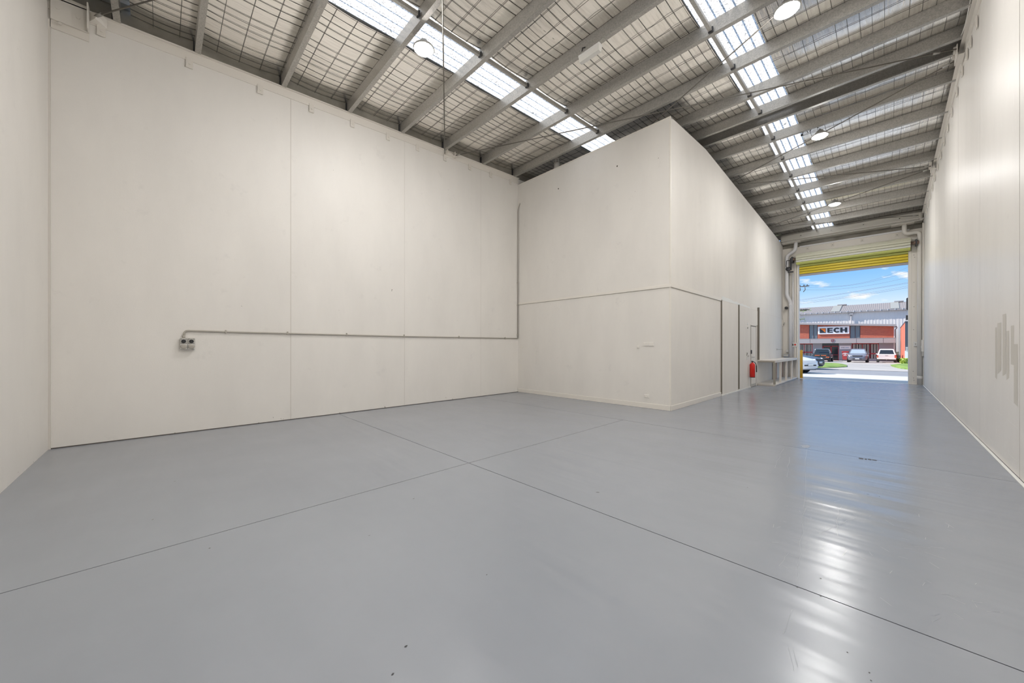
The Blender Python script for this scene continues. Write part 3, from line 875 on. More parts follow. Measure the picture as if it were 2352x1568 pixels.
# cover duct on the right wall
e = empty('cable_duct', (0.905, 18.66, 0.98))
MB().bbox(-0.020, 0.014, -0.045, 0.045, 0.45, 4.55, 0.004).build('duct', 'trim_paint', e)
MB().bbox(-0.045, 0.014, -0.065, 0.065, 0.16, 0.56, 0.006).build('box', 'pvc_cream', e)
MB().bbox(-0.035, 0.012, -0.05, 0.05, 0.0, 0.16, 0.006).build('gland', 'grey_plastic', e)
MB().bbox(-0.055, -0.045, -0.025, 0.025, 0.28, 0.36, 0.003).build('switch', 'white_plastic', e)
tag(e, 'cream cable duct with a grey box low on the right wall', 'cable duct')
e = empty('wall_switch', (0.735, 18.83, 1.40))
MB().bbox(-0.045, 0.04, -0.05, 0.0, -0.075, 0.075, 0.008).build('box', 'white_plastic', e)
MB().bbox(-0.018, 0.012, -0.058, -0.05, -0.03, 0.03, 0.003).build('button', 'grey_plastic', e)
tag(e, 'white push button box on the post right of the door', 'switch')
e = empty('door_control', (-2.60, 18.86, 1.385))
MB().bbox(-0.085, 0.085, -0.05, 0.0, -0.085, 0.085, 0.010).build('box', 'white_plastic', e)
MB().lathe([(0.034, 0), (0.030, -0.03)], (0.01, -0.05, 0.01), 16, 'y').build('button', 'red_paint', e)
MB().bbox(-0.08, -0.045, -0.056, -0.05, -0.04, 0.05, 0.003).build('switch', 'dark_plastic', e)
tag(e, 'white control box with a red stop button left of the door', 'control box')
e = empty('floodlight', (-2.90, 18.93, 2.95))
MB().bbox(-0.03, 0.03, -0.06, 0.0, -0.02, 0.03, 0.004).build('bracket', 'dark_steel', e)
MB().lathe([(0.02,0), (0.055,-0.02), (0.06,-0.11), (0.045,-0.12)], (0.02,-0.05,-0.02), 14, 'y').build('head', 'dark_plastic', e)
tag(e, 'small dark spotlight behind the left downpipe', 'spotlight')
e = empty('socket_box', (-2.83, 18.93, 1.13))
MB().bbox(-0.07, 0.07, -0.045, 0.0, -0.06, 0.06, 0.008).build('box', 'white_plastic', e)
MB().bbox(-0.05, 0.05, -0.05, -0.045, -0.035, 0.035, 0.003).build('face', 'pvc_cream', e)
tag(e, 'white socket box low behind the left downpipe', 'socket')
e = empty('junction_box', (-2.87, 18.72, 0.865))
MB().bbox(-0.085, 0.085, -0.09, 0.10, 0.0, 0.13, 0.012).build('box', 'glass_grey', e)
MB().bbox(-0.075, 0.075, -0.096, -0.09, 0.05, 0.115, 0.003).build('face', 'grey_plastic', e)
tag(e, 'blue-grey box standing on the bench under the downpipe', 'box')
e = empty('wall_hook', (XD+0.012, 18.2, 1.20))
MB().bbox(0, 0.02, -0.56, -0.50, -0.03, 0.03, 0.004).build('plate', 'grey_plastic', e)
MB().tube([(0.01,-0.50,0), (0.01,0.55,0)], 0.006, 6).build('bar', 'grey_plastic', e)
tag(e, 'small grey plate with a thin bar above the bench', 'wall fitting')
e = empty('latch_plate', (XD, 18.86, 2.31))
MB().bbox(0, 0.03, -0.08, 0.06, -0.12, 0.13, 0.004).build('plate', 'trim_paint', e)
MB().bbox(0.03, 0.09, -0.02, 0.03, -0.04, 0.03, 0.004).build('bolt', 'grey_plastic', e)
tag(e, 'cream latch plate high at the far end of the office wall', 'latch')

# ================================================================== bench
e = empty('bench', (XD+0.012, 14.60, 0))
D_, L_ = 0.50, 4.33
MB().bbox(0, D_, -0.03, L_, 0.825, 0.86, 0.004).build('top', 'bench_paint', e)
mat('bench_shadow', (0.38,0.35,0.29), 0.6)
MB().bbox(D_-0.025, D_-0.002, -0.03, L_, 0.775, 0.825, 0.003).build('apron', 'bench_paint', e)
MB().bbox(0, D_-0.025, -0.028, 0.0, 0.785, 0.825, 0.003).build('apron', 'bench_shadow', e)
MB().bbox(0, D_, -0.03, L_, 0.03, 0.055, 0.003).build('shelf', 'bench_paint', e)
MB().bbox(0, D_-0.02, -0.02, L_, 0.0, 0.03, 0.003).build('plinth', 'bench_paint', e)
for y in (-0.025, 0.95, 2.02, 3.12, L_-0.09):
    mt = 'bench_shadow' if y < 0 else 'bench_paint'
    MB().bbox(D_-0.065, D_-0.005, y, y+0.065, 0.055, 0.80, 0.003).build('leg', mt, e)
MB().bbox(0.0, 0.02, 2.3, 2.9, 0.055, 0.78, 0.003).build('back_panel', 'bench_paint', e)
mat('raw_timber', (0.55,0.41,0.33), 0.6)
for y in (2.6, 3.9):
    MB().bbox(0.03, 0.07, y, y+0.14, 0.055, 0.80, 0.003).build('stud', 'raw_timber', e)
tag(e, 'long cream built-in bench with open shelf along the office wall', 'bench')

# ================================================================== fire extinguisher
e = empty('fire_extinguisher', (XD+0.11, 13.42, 0.335))
MB().lathe([(0.060,0), (0.072,0.008), (0.072,0.395), (0.066,0.425), (0.045,0.452), (0.024,0.462), (0.022,0.48)], (0,0,0), 24).build('cylinder', 'red_paint', e)
MB().lathe([(0.070,0.0), (0.0735,0.002), (0.0735,0.018), (0.070,0.02)], (0,0,0), 24).build('base_ring', 'dark_plastic', e)
MB().lathe([(0.02,0.478), (0.024,0.482), (0.024,0.51), (0.012,0.52)], (0,0,0), 14).build('valve', 'dark_steel', e)
MB().bbox(-0.012, 0.012, -0.10, 0.02, 0.515, 0.527, 0.003).bbox(-0.012, 0.012, -0.09, 0.02, 0.492, 0.502, 0.003).build('handle', 'dark_steel', e)
hs = bend([(0.0,0.02,0.495), (0.03,0.06,0.50), (0.085,0.085,0.42), (0.09,0.09,0.17)], 0.10)
MB().tube(hs, 0.011, 8, radii=[0.010]*(len(hs)-2)+[0.016,0.016]).build('hose', 'black', e)
MB().bbox(-0.11, -0.074, -0.03, 0.03, 0.05, 0.42, 0.003).build('bracket', 'white_plastic', e)
tag(e, 'red fire extinguisher hung on the office wall by the door', 'extinguisher')
e = empty('wall_hook', (XD+0.02, 13.15, 0.90))
MB().bbox(0, 0.012, -0.03, 0.03, 0.0, 0.12, 0.003).build('plate', 'white_plastic', e)
MB().tube([(0.006,0.0,0.10), (0.05,0.0,0.11), (0.05,0.0,0.14)], 0.007, 6).bbox(0,0.02,-0.03,-0.01,0.13,0.17,0.003).bbox(0,0.02,-0.01,0.015,0.18,0.22,0.003).build('hook', 'screw', e)
tag(e, 'small white hook plate above the extinguisher', 'wall hook')
e = empty('wall_button', (XD+0.02, 13.215, 1.90))
MB().lathe([(0.045,0), (0.040,0.012)], (0,0,0.13), 18, 'x').build('disc', 'white_edge', e)
MB().lathe([(0.025,0), (0.020,0.025)], (0,0,0), 12, 'x').build('button', 'grey_plastic', e)
tag(e, 'white disc and grey button high beside the office door', 'wall fitting')

# ================================================================== power outlet and conduit on the left wall
e = empty('power_outlet', (XB, 0.295, 1.348))
MB().bbox(0, 0.055, -0.086, 0.086, -0.086, 0.086, 0.008).build('box', 'grey_plastic', e)
for s in (-1, 1):
    c = s*0.044
    u = MB().bbox(0.055, 0.068, c-0.038, c+0.038, 0.004, 0.080, 0.006).build('switch_unit', 'grey_plastic', e)
    MB().lathe([(0.028,0), (0.024,0.012)], (0.068, c, 0.036), 18, 'x').build('dial', 'black', u)
    MB().bbox(0.080, 0.086, c-0.005, c+0.005, 0.014, 0.058, 0.002).build('lever', 'dark_plastic', u)
    for q in (-0.028, 0.028):
        MB().lathe([(0.005,0), (0.005,0.003)], (0.068, c+q, 0.070), 8, 'x').build('screw', 'dark_plastic', u)
    u = MB().bbox(0.055, 0.066, c-0.038, c+0.038, -0.082, -0.002, 0.006).build('socket_unit', 'white_plastic', e)
    MB().lathe([(0.038,0), (0.038,0.016), (0.034,0.020), (0.008,0.020)], (0.066, c, -0.042), 20, 'x').build('flap', 'conduit_grey', u)
    MB().bbox(0.066, 0.078, c-0.02, c+0.02, -0.010, -0.001, 0.002).build('hinge', 'white_plastic', u)
tag(e, 'grey double industrial power outlet on the left wall', 'power outlet')

e = empty('conduit', (XB, 0.255, 1.43))
o = Vector((XB, 0.255, 1.43))
cp = bend([(XB+0.02,0.255,1.43), (XB+0.02,0.262,1.548), (XB+0.02,0.9,1.541), (XB+0.02,3.86,1.532), (XB+0.02,7.385,1.545)], 0.05)
MB().tube([q-o for q in cp], 0.0125, 10).build('pipe', 'conduit_grey', e)
MB().lathe([(0.0165,0.0), (0.0165,0.045)], (0.02,0.0,0.0), 10).build('gland', 'conduit_grey', e)
for y in (0.756, 1.62, 2.633, 3.856, 5.331, 6.9):
    z = 1.541-1.43-0.004
    MB().bbox(0.0, 0.034, y-0.255-0.01, y-0.255+0.01, z-0.035+0.015, z+0.035, 0.003).build('saddle', 'conduit_grey', e)
up_ = bend([(XB+0.018,YC-0.03,1.545), (XB+0.018,YC-0.028,5.25), (XB+0.10,YC-0.02,5.42)], 0.3)
MB().tube([q-o for q in up_], 0.0125, 10).build('riser', 'conduit_grey', e)
for z in (1.65, 2.5, 3.15):
    MB().bbox(0.0, 0.036, YC-0.05-0.255, YC-0.01-0.255, z-1.43-0.012, z-1.43+0.012, 0.003).build('saddle', 'conduit_grey', e)
tag(e, 'thin conduit running from the outlet along the left wall and up the corner', 'conduit')

# ================================================================== switch plates on the office end wall
def plate(x, z, w, h_, label, n, name='wall_switch', cat='switch'):
    e = empty(name, (x, YC, z))
    MB().bbox(-w/2, w/2, -0.014, 0, -h_/2, h_/2, 0.004).build('plate', 'partition_paint', e)
    for i in range(n):
        xx = (i-(n-1)/2)*w/n*0.9
        MB().bbox(xx-0.012, xx+0.012, -0.018, -0.014, -h_*0.22, h_*0.22, 0.002).build('rocker', 'trim_paint', e)
    tag(e, label, cat)
plate(-3.545, 1.358, 0.112, 0.078, 'left of two cream switch plates on the office end wall', 2)
plate(-3.430, 1.358, 0.112, 0.078, 'right of two cream switch plates near the office corner', 2)
plate(-3.721, 1.295, 0.055, 0.055, 'small square plate left of the switch pair', 1, 'cover_plate', 'cover plate')
plate(-7.232, 1.294, 0.055, 0.055, 'small square plate in the corner by the conduit', 1, 'cover_plate', 'cover plate')
plate(-3.532, 0.254, 0.115, 0.072, 'cream double socket low on the office end wall', 2, 'power_socket', 'socket')

# ================================================================== outside
def gz(y): return -0.015*(y-19.0)
varied('apron_concrete', (0.46,0.45,0.43), (0.54,0.53,0.51), 0.8, nscale=1.5, scale=(0.3,1,1), detail=5)
varied('asphalt', (0.215,0.215,0.225), (0.25,0.25,0.26), 0.85, nscale=3, detail=6)
varied('drive_concrete', (0.34,0.31,0.285), (0.41,0.38,0.35), 0.85, nscale=0.6, detail=6)
varied('kerb_concrete', (0.40,0.37,0.34), (0.46,0.43,0.40), 0.85, nscale=2)
varied('grass', (0.10,0.19,0.025), (0.25,0.34,0.07), 0.9, nscale=2.2, detail=6, bump=0.6, bdist=0.05)
varied('garden_soil', (0.06,0.06,0.05), (0.10,0.10,0.09), 0.9, nscale=2)
def gslab(name, x0, x1, y0, y1, mt, up=0.0, label=None, cat=None):
    o = MB().prism([(y0, gz(y0)-0.4), (y1, gz(y1)-0.4), (y1, gz(y1)+up), (y0, gz(y0)+up)], x0, x1, 'x').build(name, mt)
    return struct(o, label, cat)
gslab('apron', -40, 40, 19.03, 25.2, 'apron_concrete', 0.0, 'bright concrete apron outside the door', 'pavement')
gslab('road', -40, 40, 25.2, 32.6, 'asphalt', -0.01, 'grey asphalt street', 'road')
gslab('driveway', -40, 40, 32.6, 140, 'drive_concrete', 0.0, 'pale concrete forecourt across the street', 'pavement')
MB_k = MB().prism([(32.6, gz(32.6)-0.2), (32.95, gz(32.95)-0.2), (32.95, gz(32.95)+0.03), (32.6, gz(32.6)+0.01)], -40, 40, 'x').build('kerb', 'kerb_concrete')
struct(MB_k, 'low concrete kerb along the street', 'kerb')
def grass_patch(pts, label):
    n = len(pts)
    v = [(x, y, gz(y)-0.02) for x, y in pts] + [(x, y, gz(y)+0.05) for x, y in pts]
    cx = sum(p_[0] for p_ in pts)/n; cy = sum(p_[1] for p_ in pts)/n
    v2 = [(x+(cx-x)*0.06, y+(cy-y)*0.06, gz(y)+0.13) for x, y in pts]
    v += v2
    f = [(i, (i+1) % n, n+(i+1) % n, n+i) for i in range(n)] + [(n+i, n+(i+1) % n, 2*n+(i+1) % n, 2*n+i) for i in range(n)] + [tuple(range(2*n, 3*n))]
    o = MB().add(v, f).build('lawn', 'grass', kind='stuff')
    o['label'] = label; o['category'] = 'grass'
grass_patch([(-3.4,34.3), (-2.6,36.4), (-2.14,39.6), (-2.4,44.5), (-2.95,49.2), (-4.8,52.4), (-30,53), (-30,34.3)], 'rounded green lawn patch left of the far driveway')
grass_patch([(0.36,51.0), (0.42,45.5), (0.65,40.7), (1.10,37.2), (2.4,35.6), (25,35), (25,59.5), (1.5,59.5), (0.9,57)], 'green lawn patch right of the far driveway')

# ---- bollards outside the door
for i, (x, y, lb) in enumerate(((-2.455, 19.33, 'yellow steel bollard standing at the left door jamb'), (-3.55, 20.9, 'yellow bollard outside behind the left jamb, nearer the wall'), (-3.55, 22.2, 'yellow bollard outside behind the left jamb, nearer the street'))):
    e = empty('bollard', (x, y, gz(y)))
    MB().lathe([(0.052,-0.05), (0.052,1.14), (0.045,1.165), (0.02,1.18)], (0,0,0), 18).build('post', 'yellow_paint', e)
    MB().lathe([(0.09,-0.02), (0.09,0.01)], (0,0,0), 18).build('base', 'yellow_paint', e)
    tag(e, lb, 'bollard', 'yellow bollards outside the door')

# ---- black mirror of a parked truck beyond the right jamb
e = empty('outside_mirror', (0.62, 20.5, 2.95))
MB().hull([(a*0.085+0.03, c*0.05, z) for a in (-1,1) for c in (-1,1) for z in (-0.20,0.20)] + [(a*0.06+0.03, c*0.04, z) for a in (-1,1) for c in (-1,1) for z in (-0.24,0.23)]).build('housing', 'black', e)
MB().hull([(a*0.085+0.02, c*0.05, z) for a in (-1,1) for c in (-1,1) for z in (-0.62,-0.44)]).build('lower_mirror', 'black', e)
MB().tube([(0.04,0,-0.7), (0.04,0,0.2), (0.20,-0.6,0.25), (0.20,-1.375,0.25)], 0.016, 8).build('arm', 'black', e)
tag(e, 'black mirror on an arm outside the right door jamb', 'mirror')

# ================================================================== building across the street
m = mat('brick', (0.5,0.13,0.08), 0.8)
N, L, b = nodes(m)
t = N.new('ShaderNodeTexCoord'); bt = N.new('ShaderNodeTexBrick'); sp = N.new('ShaderNodeSeparateXYZ'); cb_ = N.new('ShaderNodeCombineXYZ')
ad = N.new('ShaderNodeMath'); ad.operation = 'ADD'
L.new(t.outputs['Object'], sp.inputs[0]); L.new(sp.outputs['X'], ad.inputs[0]); L.new(sp.outputs['Y'], ad.inputs[1])
L.new(ad.outputs[0], cb_.inputs[0]); L.new(sp.outputs['Z'], cb_.inputs[1])
L.new(cb_.outputs[0], bt.inputs['Vector'])
bt.inputs['Color1'].default_value = (0.52,0.12,0.065,1); bt.inputs['Color2'].default_value = (0.42,0.085,0.05,1); bt.inputs['Mortar'].default_value = (0.46,0.24,0.17,1)
bt.inputs['Scale'].default_value = 1.0; bt.inputs['Brick Width'].default_value = 0.24; bt.inputs['Row Height'].default_value = 0.086; bt.inputs['Mortar Size'].default_value = 0.008
L.new(bt.outputs['Color'], b.inputs['Base Color'])
mat('fascia_grey', (0.36,0.34,0.34), 0.6)
mat('canopy_grey', (0.36,0.34,0.345), 0.6)
mat('wall_grey', (0.30,0.31,0.35), 0.6)
mat('frame_red', (0.36,0.03,0.04), 0.5)
mat('frame_dark', (0.09,0.05,0.06), 0.5)
mat('window_glass', (0.16,0.20,0.23), 0.15)
mat('dark_glass', (0.02,0.022,0.026), 0.1)
mat('blind', (0.62,0.60,0.57), 0.7)
mat('sign_white', (0.80,0.81,0.84), 0.4)
mat('sign_dark', (0.025,0.03,0.04), 0.4)
mat('sign_orange', (0.85,0.20,0.02), 0.4)
mat('sign_blue', (0.35,0.50,0.62), 0.4)
mat('number_red', (0.28,0.03,0.05), 0.5)
m = varied('cladding', (0.72,0.665,0.635), (0.78,0.725,0.69), 0.5, nscale=0.4, detail=4)
mat('roof_brown', (0.27,0.235,0.22), 0.6)
mat('roof_light', (0.30,0.29,0.26), 0.6)
YF = 78.5
B = empty('brick_office', (0, YF, gz(YF)))
B_z = gz(YF)
def bb(mb): return mb.xf(Matrix.Translation((0, -YF, -B_z)))
def topz(x): return 5.10 + (4.365-5.10)/(1.158+10.149)*(x+10.149)
# brick upper wall with two window openings
wm_ = MB()
def bw(x0, x1, z0, z1=None):
    if z1 is None: wm_.prism([(x0, z0), (x1, z0), (x1, topz(x1)), (x0, topz(x0))], YF, YF+0.3, 'y')
    else: wm_.prism([(x0, z0), (x1, z0), (x1, z1), (x0, z1)], YF, YF+0.3, 'y')
bw(-26, -8.93, 2.5); bw(-7.82, -3.895, 2.5); bw(-2.70, 0.906, 2.5)
bb(wm_).build('brick_wall', 'brick', B)
for (a, c, d) in ((-8.93, -8.354, -7.82), (-3.895, -3.286, -2.70)):
    fz = topz(d)
    wn = bb(MB().box(a, a+0.07, YF+0.05, YF+0.2, 2.6, fz).box(d-0.07, d, YF+0.05, YF+0.2, 2.6, fz).box(c-0.03, c+0.03, YF+0.05, YF+0.2, 2.6, fz)).build('window', 'frame_dark', B)
    bb(MB().box(a+0.07, c-0.03, YF+0.11, YF+0.14, 2.6, fz)).build('pane', 'window_glass', wn)
    bb(MB().box(c+0.03, d-0.07, YF+0.11, YF+0.14, 2.6, fz)).build('pane', 'window_glass', wn)
bb(MB().prism([(-26, topz(-26)), (1.158, topz(1.158)), (1.158, topz(1.158)+0.29), (-26, topz(-26)+0.29)], YF-0.5, YF-0.42, 'y').prism([(-26, topz(-26)+0.02), (1.158, topz(1.158)+0.02), (1.158, topz(1.158)+0.05), (-26, topz(-26)+0.05)], YF-0.42, YF+6, 'y')).build('fascia', 'fascia_grey', B)
bb(MB().box(0.906, 0.98, YF, YF+6.5, B_z, topz(0.9))).build('side_wall', 'sign_white', B)
bb(MB().tube([(1.16, YF-0.4, topz(1.1)), (1.22, YF-0.35, topz(1.1)-0.25), (1.04, YF+0.0, topz(1.1)-0.5), (1.04, YF+0.0, B_z)], 0.05, 8)).build('downpipe', 'frame_dark', B)
# canopy
cz0, cz1 = 1.90, 2.645
cn = bb(MB().box(-26, 1.05, YF-1.1, YF, cz0, cz1)).build('canopy', 'canopy_grey', B)
for x in (-14.0, -11.5, -8.7, -3.1, -0.2):
    bb(MB().box(x-0.015, x+0.015, YF-1.106, YF-1.1, cz0, cz1)).build('joint', 'frame_dark', cn)
bb(MB().box(-26, 1.05, YF-1.12, YF-1.08, cz1, cz1+0.03)).build('trim', 'fascia_grey', cn)
# number 17 on the canopy
nm = MB()
def strokes(mb, polys, ox, oz, s, y0, y1, shear=0.0):
    for pl in polys:
        mb.prism([(ox+(p_[0]+shear*p_[1])*s, oz+p_[1]*s) for p_ in pl], y0, y1, 'y')
strokes(nm, [[(0.12,0),(0.26,0),(0.26,1),(0.12,1)], [(0.0,0.76),(0.12,0.84),(0.12,1),(0.06,0.94)]], -6.08, 2.09, 0.42, YF-1.16, YF-1.10)
strokes(nm, [[(0,0.84),(0.6,0.84),(0.6,1),(0,1)], [(0.12,0),(0.27,0),(0.6,0.84),(0.44,0.84)]], -5.92, 2.09, 0.42, YF-1.16, YF-1.10)
bb(nm).build('house_number', 'number_red', cn)
# lower wall
lw = MB().box(-8.47, -7.25, YF, YF+0.3, B_z, cz0).box(-5.2, -3.69, YF, YF+0.3, B_z, cz0).box(-0.64, 0.906, YF, YF+0.3, B_z, cz0).box(-26, -8.47, YF, YF+0.3, B_z, -0.3).box(-3.69, -0.64, YF, YF+0.3, B_z, -0.5)
bb(lw).build('lower_wall', 'wall_grey', B)
def win_low(x0, x1, cuts, zs0, zs1, sill):
    mb = MB()
    for c in [x0]+cuts+[x1-0.08]:
        mb.box(c, c+0.08, YF+0.02, YF+0.2, zs0, zs1)
    mb.box(x0, x1, YF+0.02, YF+0.2, sill-0.09, sill+0.09).box(x0, x1, YF+0.02, YF+0.2, zs1-0.12, zs1)
    wn = bb(mb).build('window', 'frame_red', B)
    bb(MB().box(x0+0.05, x1-0.05, YF+0.10, YF+0.12, zs0, zs1)).build('pane', 'dark_glass', wn)
    bl = MB()
    x = x0+0.15
    while x < x1-0.12:
        bl.box(x, x+0.05, YF+0.06, YF+0.07, zs0+0.02, zs1-0.15)
        x += random.choice((0.11, 0.14, 0.19))
    bb(bl).build('vertical_blind', 'blind', wn, kind='stuff')
win_low(-10.6, -8.47, [-9.6], -0.3, cz0-0.02, 0.40)
win_low(-13.5, -10.8, [-12.2], -0.3, cz0-0.02, 0.40)
win_low(-3.69, -0.64, [-2.53, -1.67], -0.5, cz0-0.02, 0.27)
# entrance
en = bb(MB().box(-7.20, -7.10, YF+0.1, YF+0.2, B_z, 1.45).box(-5.30, -5.20, YF+0.1, YF+0.2, B_z, 1.45).box(-6.22, -6.08, YF+0.1, YF+0.2, B_z, 1.45).box(-7.2, -5.2, YF+0.1, YF+0.2, 1.36, 1.46).box(-6.1, -5.2, YF+0.1, YF+0.2, -0.02, 0.05).box(-7.2, -5.2, YF+0.1, YF+0.2, B_z, B_z+0.1)).build('entrance', 'frame_red', B)
bb(MB().box(-7.25, -5.2, YF+0.14, YF+0.17, B_z, cz0)).build('pane', 'dark_glass', en)
# small white sign by the entrance
sg = bb(MB().bbox(-5.10, -3.79, YF-0.05, YF, 0.94, 1.51, 0.01)).build('notice_board', 'sign_white', B)
tx = MB()
E_ = [[(0,0),(0.16,0),(0.16,1),(0,1)], [(0,0),(0.55,0),(0.55,0.2),(0,0.2)], [(0,0.4),(0.5,0.4),(0.5,0.6),(0,0.6)], [(0,0.8),(0.55,0.8),(0.55,1),(0,1)]]
T_ = [[(0.2,0),(0.38,0),(0.38,1),(0.2,1)], [(0,0.8),(0.58,0.8),(0.58,1),(0,1)]]
L_p = [[(0,0),(0.16,0),(0.16,1),(0,1)], [(0,0),(0.52,0),(0.52,0.2),(0,0.2)]]
S_ = [[(0,0),(0.55,0),(0.55,0.2),(0,0.2)], [(0,0.4),(0.55,0.4),(0.55,0.6),(0,0.6)], [(0,0.8),(0.55,0.8),(0.55,1),(0,1)], [(0.39,0),(0.55,0),(0.55,0.6),(0.39,0.6)], [(0,0.4),(0.16,0.4),(0.16,1),(0,1)]]
for i, gl in enumerate((S_, T_, E_, E_, L_p)):
    strokes(tx, gl, -4.92+i*0.095, 1.14, 0.125, YF-0.056, YF-0.05)
bb(tx).build('lettering', 'sign_dark', sg)
bb(MB().box(-4.43, -4.02, YF-0.055, YF-0.05, 1.15, 1.255)).build('lettering', 'sign_blue', sg)

# big ECH sign: a thing of its own
S = empty('company_sign', (-5.864, YF-0.06, 3.39))
def sgx(mb): return mb.xf(Matrix.Translation((5.864, -(YF-0.06), -3.39)))
sgx(MB().bbox(-7.776, -3.952, YF-0.14, YF-0.02, 3.39, 4.65, 0.02)).build('panel', 'sign_white', S)
y1_, y0_ = YF-0.14, YF-0.17
em = sgx(MB().box(-7.55, -6.78, y0_, y1_, 3.61, 4.38)).build('emblem', 'sign_dark', S)
sgx(MB().prism([(-7.47,4.32), (-6.84,4.32), (-6.84,3.69)], y0_-0.02, y0_, 'y')).build('triangle', 'sign_orange', em)
lt = MB()
strokes(lt, [[(0,0),(0.86,0),(0.86,0.21),(0.36,0.21),(0.36,0.40),(0.83,0.40),(0.83,0.60),(0.36,0.60),(0.36,0.79),(0.86,0.79),(0.86,1),(0,1)]], -6.60, 3.62, 0.78, y0_, y1_)
sgx(lt).build('letter', 'sign_dark', S)
lt = MB()
cx_, cz_, n_ = -5.42, 4.01, 22
ro, rz_, ri, riz = 0.41, 0.41, 0.17, 0.20
an = [math.radians(50+i*260/n_) for i in range(n_+1)]
cpoly = [(-5.14,4.20), (-5.14,4.38)] + [(cx_+ro*math.cos(a_), cz_+rz_*math.sin(a_)) for a_ in an] + [(-5.14,3.64), (-5.14,3.82)] + [(cx_+ri*math.cos(a_), cz_+riz*math.sin(a_)) for a_ in an[::-1]]
lt.prism(cpoly, y0_, y1_, 'y')
sgx(lt).build('letter', 'sign_dark', S)
lt = MB()
strokes(lt, [[(0,0),(0.36,0),(0.36,0.38),(0.70,0.38),(0.70,0),(1.06,0),(1.06,1),(0.70,1),(0.70,0.61),(0.36,0.61),(0.36,1),(0,1)]], -5.02, 3.62, 0.78, y0_, y1_)
sgx(lt).build('letter', 'sign_dark', S)
tag(S, 'white sign reading ECH with a black and orange square emblem', 'sign')
tag(B, 'low red brick office with grey canopy numbered 17 across the street', 'building')

# ---- grey warehouse behind it
G = empty('metal_warehouse', (0, 86, gz(86)))
gzb = gz(86)
def gg(mb): return mb.xf(Matrix.Translation((0, -86, -gzb)))
mb = MB(); v = []; f = []
x = -34.0; k = 0
xs_ = []
while x < 34:
    xs_ += [(x, 86.0), (x+0.10, 86.0), (x+0.13, 85.985), (x+0.20, 85.985), (x+0.23, 86.0)]
    x += 0.38
for (xx, yy) in xs_:
    v += [(xx, yy, gzb-0.2), (xx, yy, 7.45)]
for i in range(len(xs_)-1):
    f.append((2*i, 2*i+2, 2*i+3, 2*i+1))
gg(mb.add(v, f)).build('cladding', 'cladding', G)
gg(MB().prism([(85.7,7.50), (92,9.08), (98.3,7.50), (98.3,7.4), (92,8.98), (85.7,7.4)], -34, 34, 'x')).build('roof', 'roof_brown', G)
rb = MB()
x = -34.0
while x < 34:
    rb.prism([(85.7,7.50), (92,9.08), (92,9.105), (85.7,7.525)], x, x+0.05, 'x')
    x += 0.25
gg(rb).build('roof_ribs', 'roof_brown', G, kind='stuff')
for (a, c) in ((-6.75, -5.6), (0.62, 1.62), (-14.5, -13.4)):
    gg(MB().prism([(85.72,7.56), (91.9,9.11), (91.9,9.14), (85.72,7.59)], a, c, 'x')).build('skylight', 'roof_light', G)
    gg(MB().bbox(a+0.45, c+0.6, 91.7, 92.3, 9.10, 9.32, 0.03)).build('ridge_vent', 'fascia_grey', G)
gt = gg(MB().box(-34, 34, 85.55, 85.75, 7.28, 7.52)).build('gutter', 'fascia_grey', G)
x = -12.0
while x < 4:
    gg(MB().box(x, x+0.05, 85.50, 85.56, 7.30, 7.56)).build('bracket', 'sign_white', gt)
    x += 0.82
gg(MB().box(-4.35, -3.85, 85.6, 85.95, 6.85, 7.15).tube([(-4.1,85.8,6.9), (-4.1,85.8,gzb)], 0.07, 8)).build('downpipe', 'fascia_grey', G)
tag(G, 'large pale grey metal clad warehouse behind the brick office', 'building')

# ---- red building on the right
Rr = empty('red_building', (1.6, 60.4, gz(70)))
def rg(mb): return mb.xf(Matrix.Translation((-1.6, -60.4, -gz(70))))
rg(MB().box(1.6, 12, 60.7, 80, gz(70)-0.6, 4.12)).build('side_wall', 'brick', Rr)
mat('panel_dark', (0.07,0.08,0.11), 0.4)
rg(MB().box(1.58, 12, 60.4, 60.7, gz(70)-0.6, 4.16)).build('front_panel', 'panel_dark', Rr)
rg(MB().box(1.56, 12, 60.35, 80.1, 4.12, 4.2)).build('capping', 'panel_dark', Rr)
for z in (1.2, 1.05, 0.9):
    rg(MB().box(1.62, 2.1, 60.2, 60.4, z, z+0.08)).build('louvre', 'sign_white', Rr)
rg(MB().box(1.55, 2.1, 60.25, 60.4, gz(60), 0.86)).build('meter_door', 'sign_white', Rr)
tag(Rr, 'red building with dark front panel at the right jamb', 'building')

# ---- planting between the buildings
def leafy(name, loc, n, rad, hgt, mt, label, cat='shrub', leaf=0.10):
    e = empty(name, loc)
    mb = MB()
    for i in range(n):
        a = random.uniform(0, 2*PI); r_ = rad*math.sqrt(random.random()); z = hgt*random.random()
        k = 1-0.5*abs(z/hgt-0.5)
        p_ = Vector((r_*k*math.cos(a), r_*k*math.sin(a), z))
        d1 = Vector((random.uniform(-1,1), random.uniform(-1,1), random.uniform(-0.6,1))).normalized()*leaf
        d2 = d1.cross(Vector((random.uniform(-1,1), random.uniform(-1,1), random.uniform(-1,1)))).normalized()*leaf*0.4
        mb.add([p_-d1, p_+d2, p_+d1, p_-d2], [(0,1,2,3)])
    mb.build('leaves', mt, e)
    MB().tube([(0,0,-0.05), (0.02,0.01,hgt*0.5), (0.0,0.02,hgt*0.8)], 0.04, 6).build('stem', 'rust_steel', e)
    tag(e, label, cat)
mat('leaf_green', (0.10,0.18,0.03), 0.6)
mat('leaf_pale', (0.42,0.42,0.15), 0.6)
mat('leaf_lime', (0.36,0.46,0.06), 0.6)
leafy('shrub', (1.33, 83.5, gz(83.5)), 220, 0.26, 1.5, 'leaf_pale', 'yellow-green shrub against the pale warehouse wall')
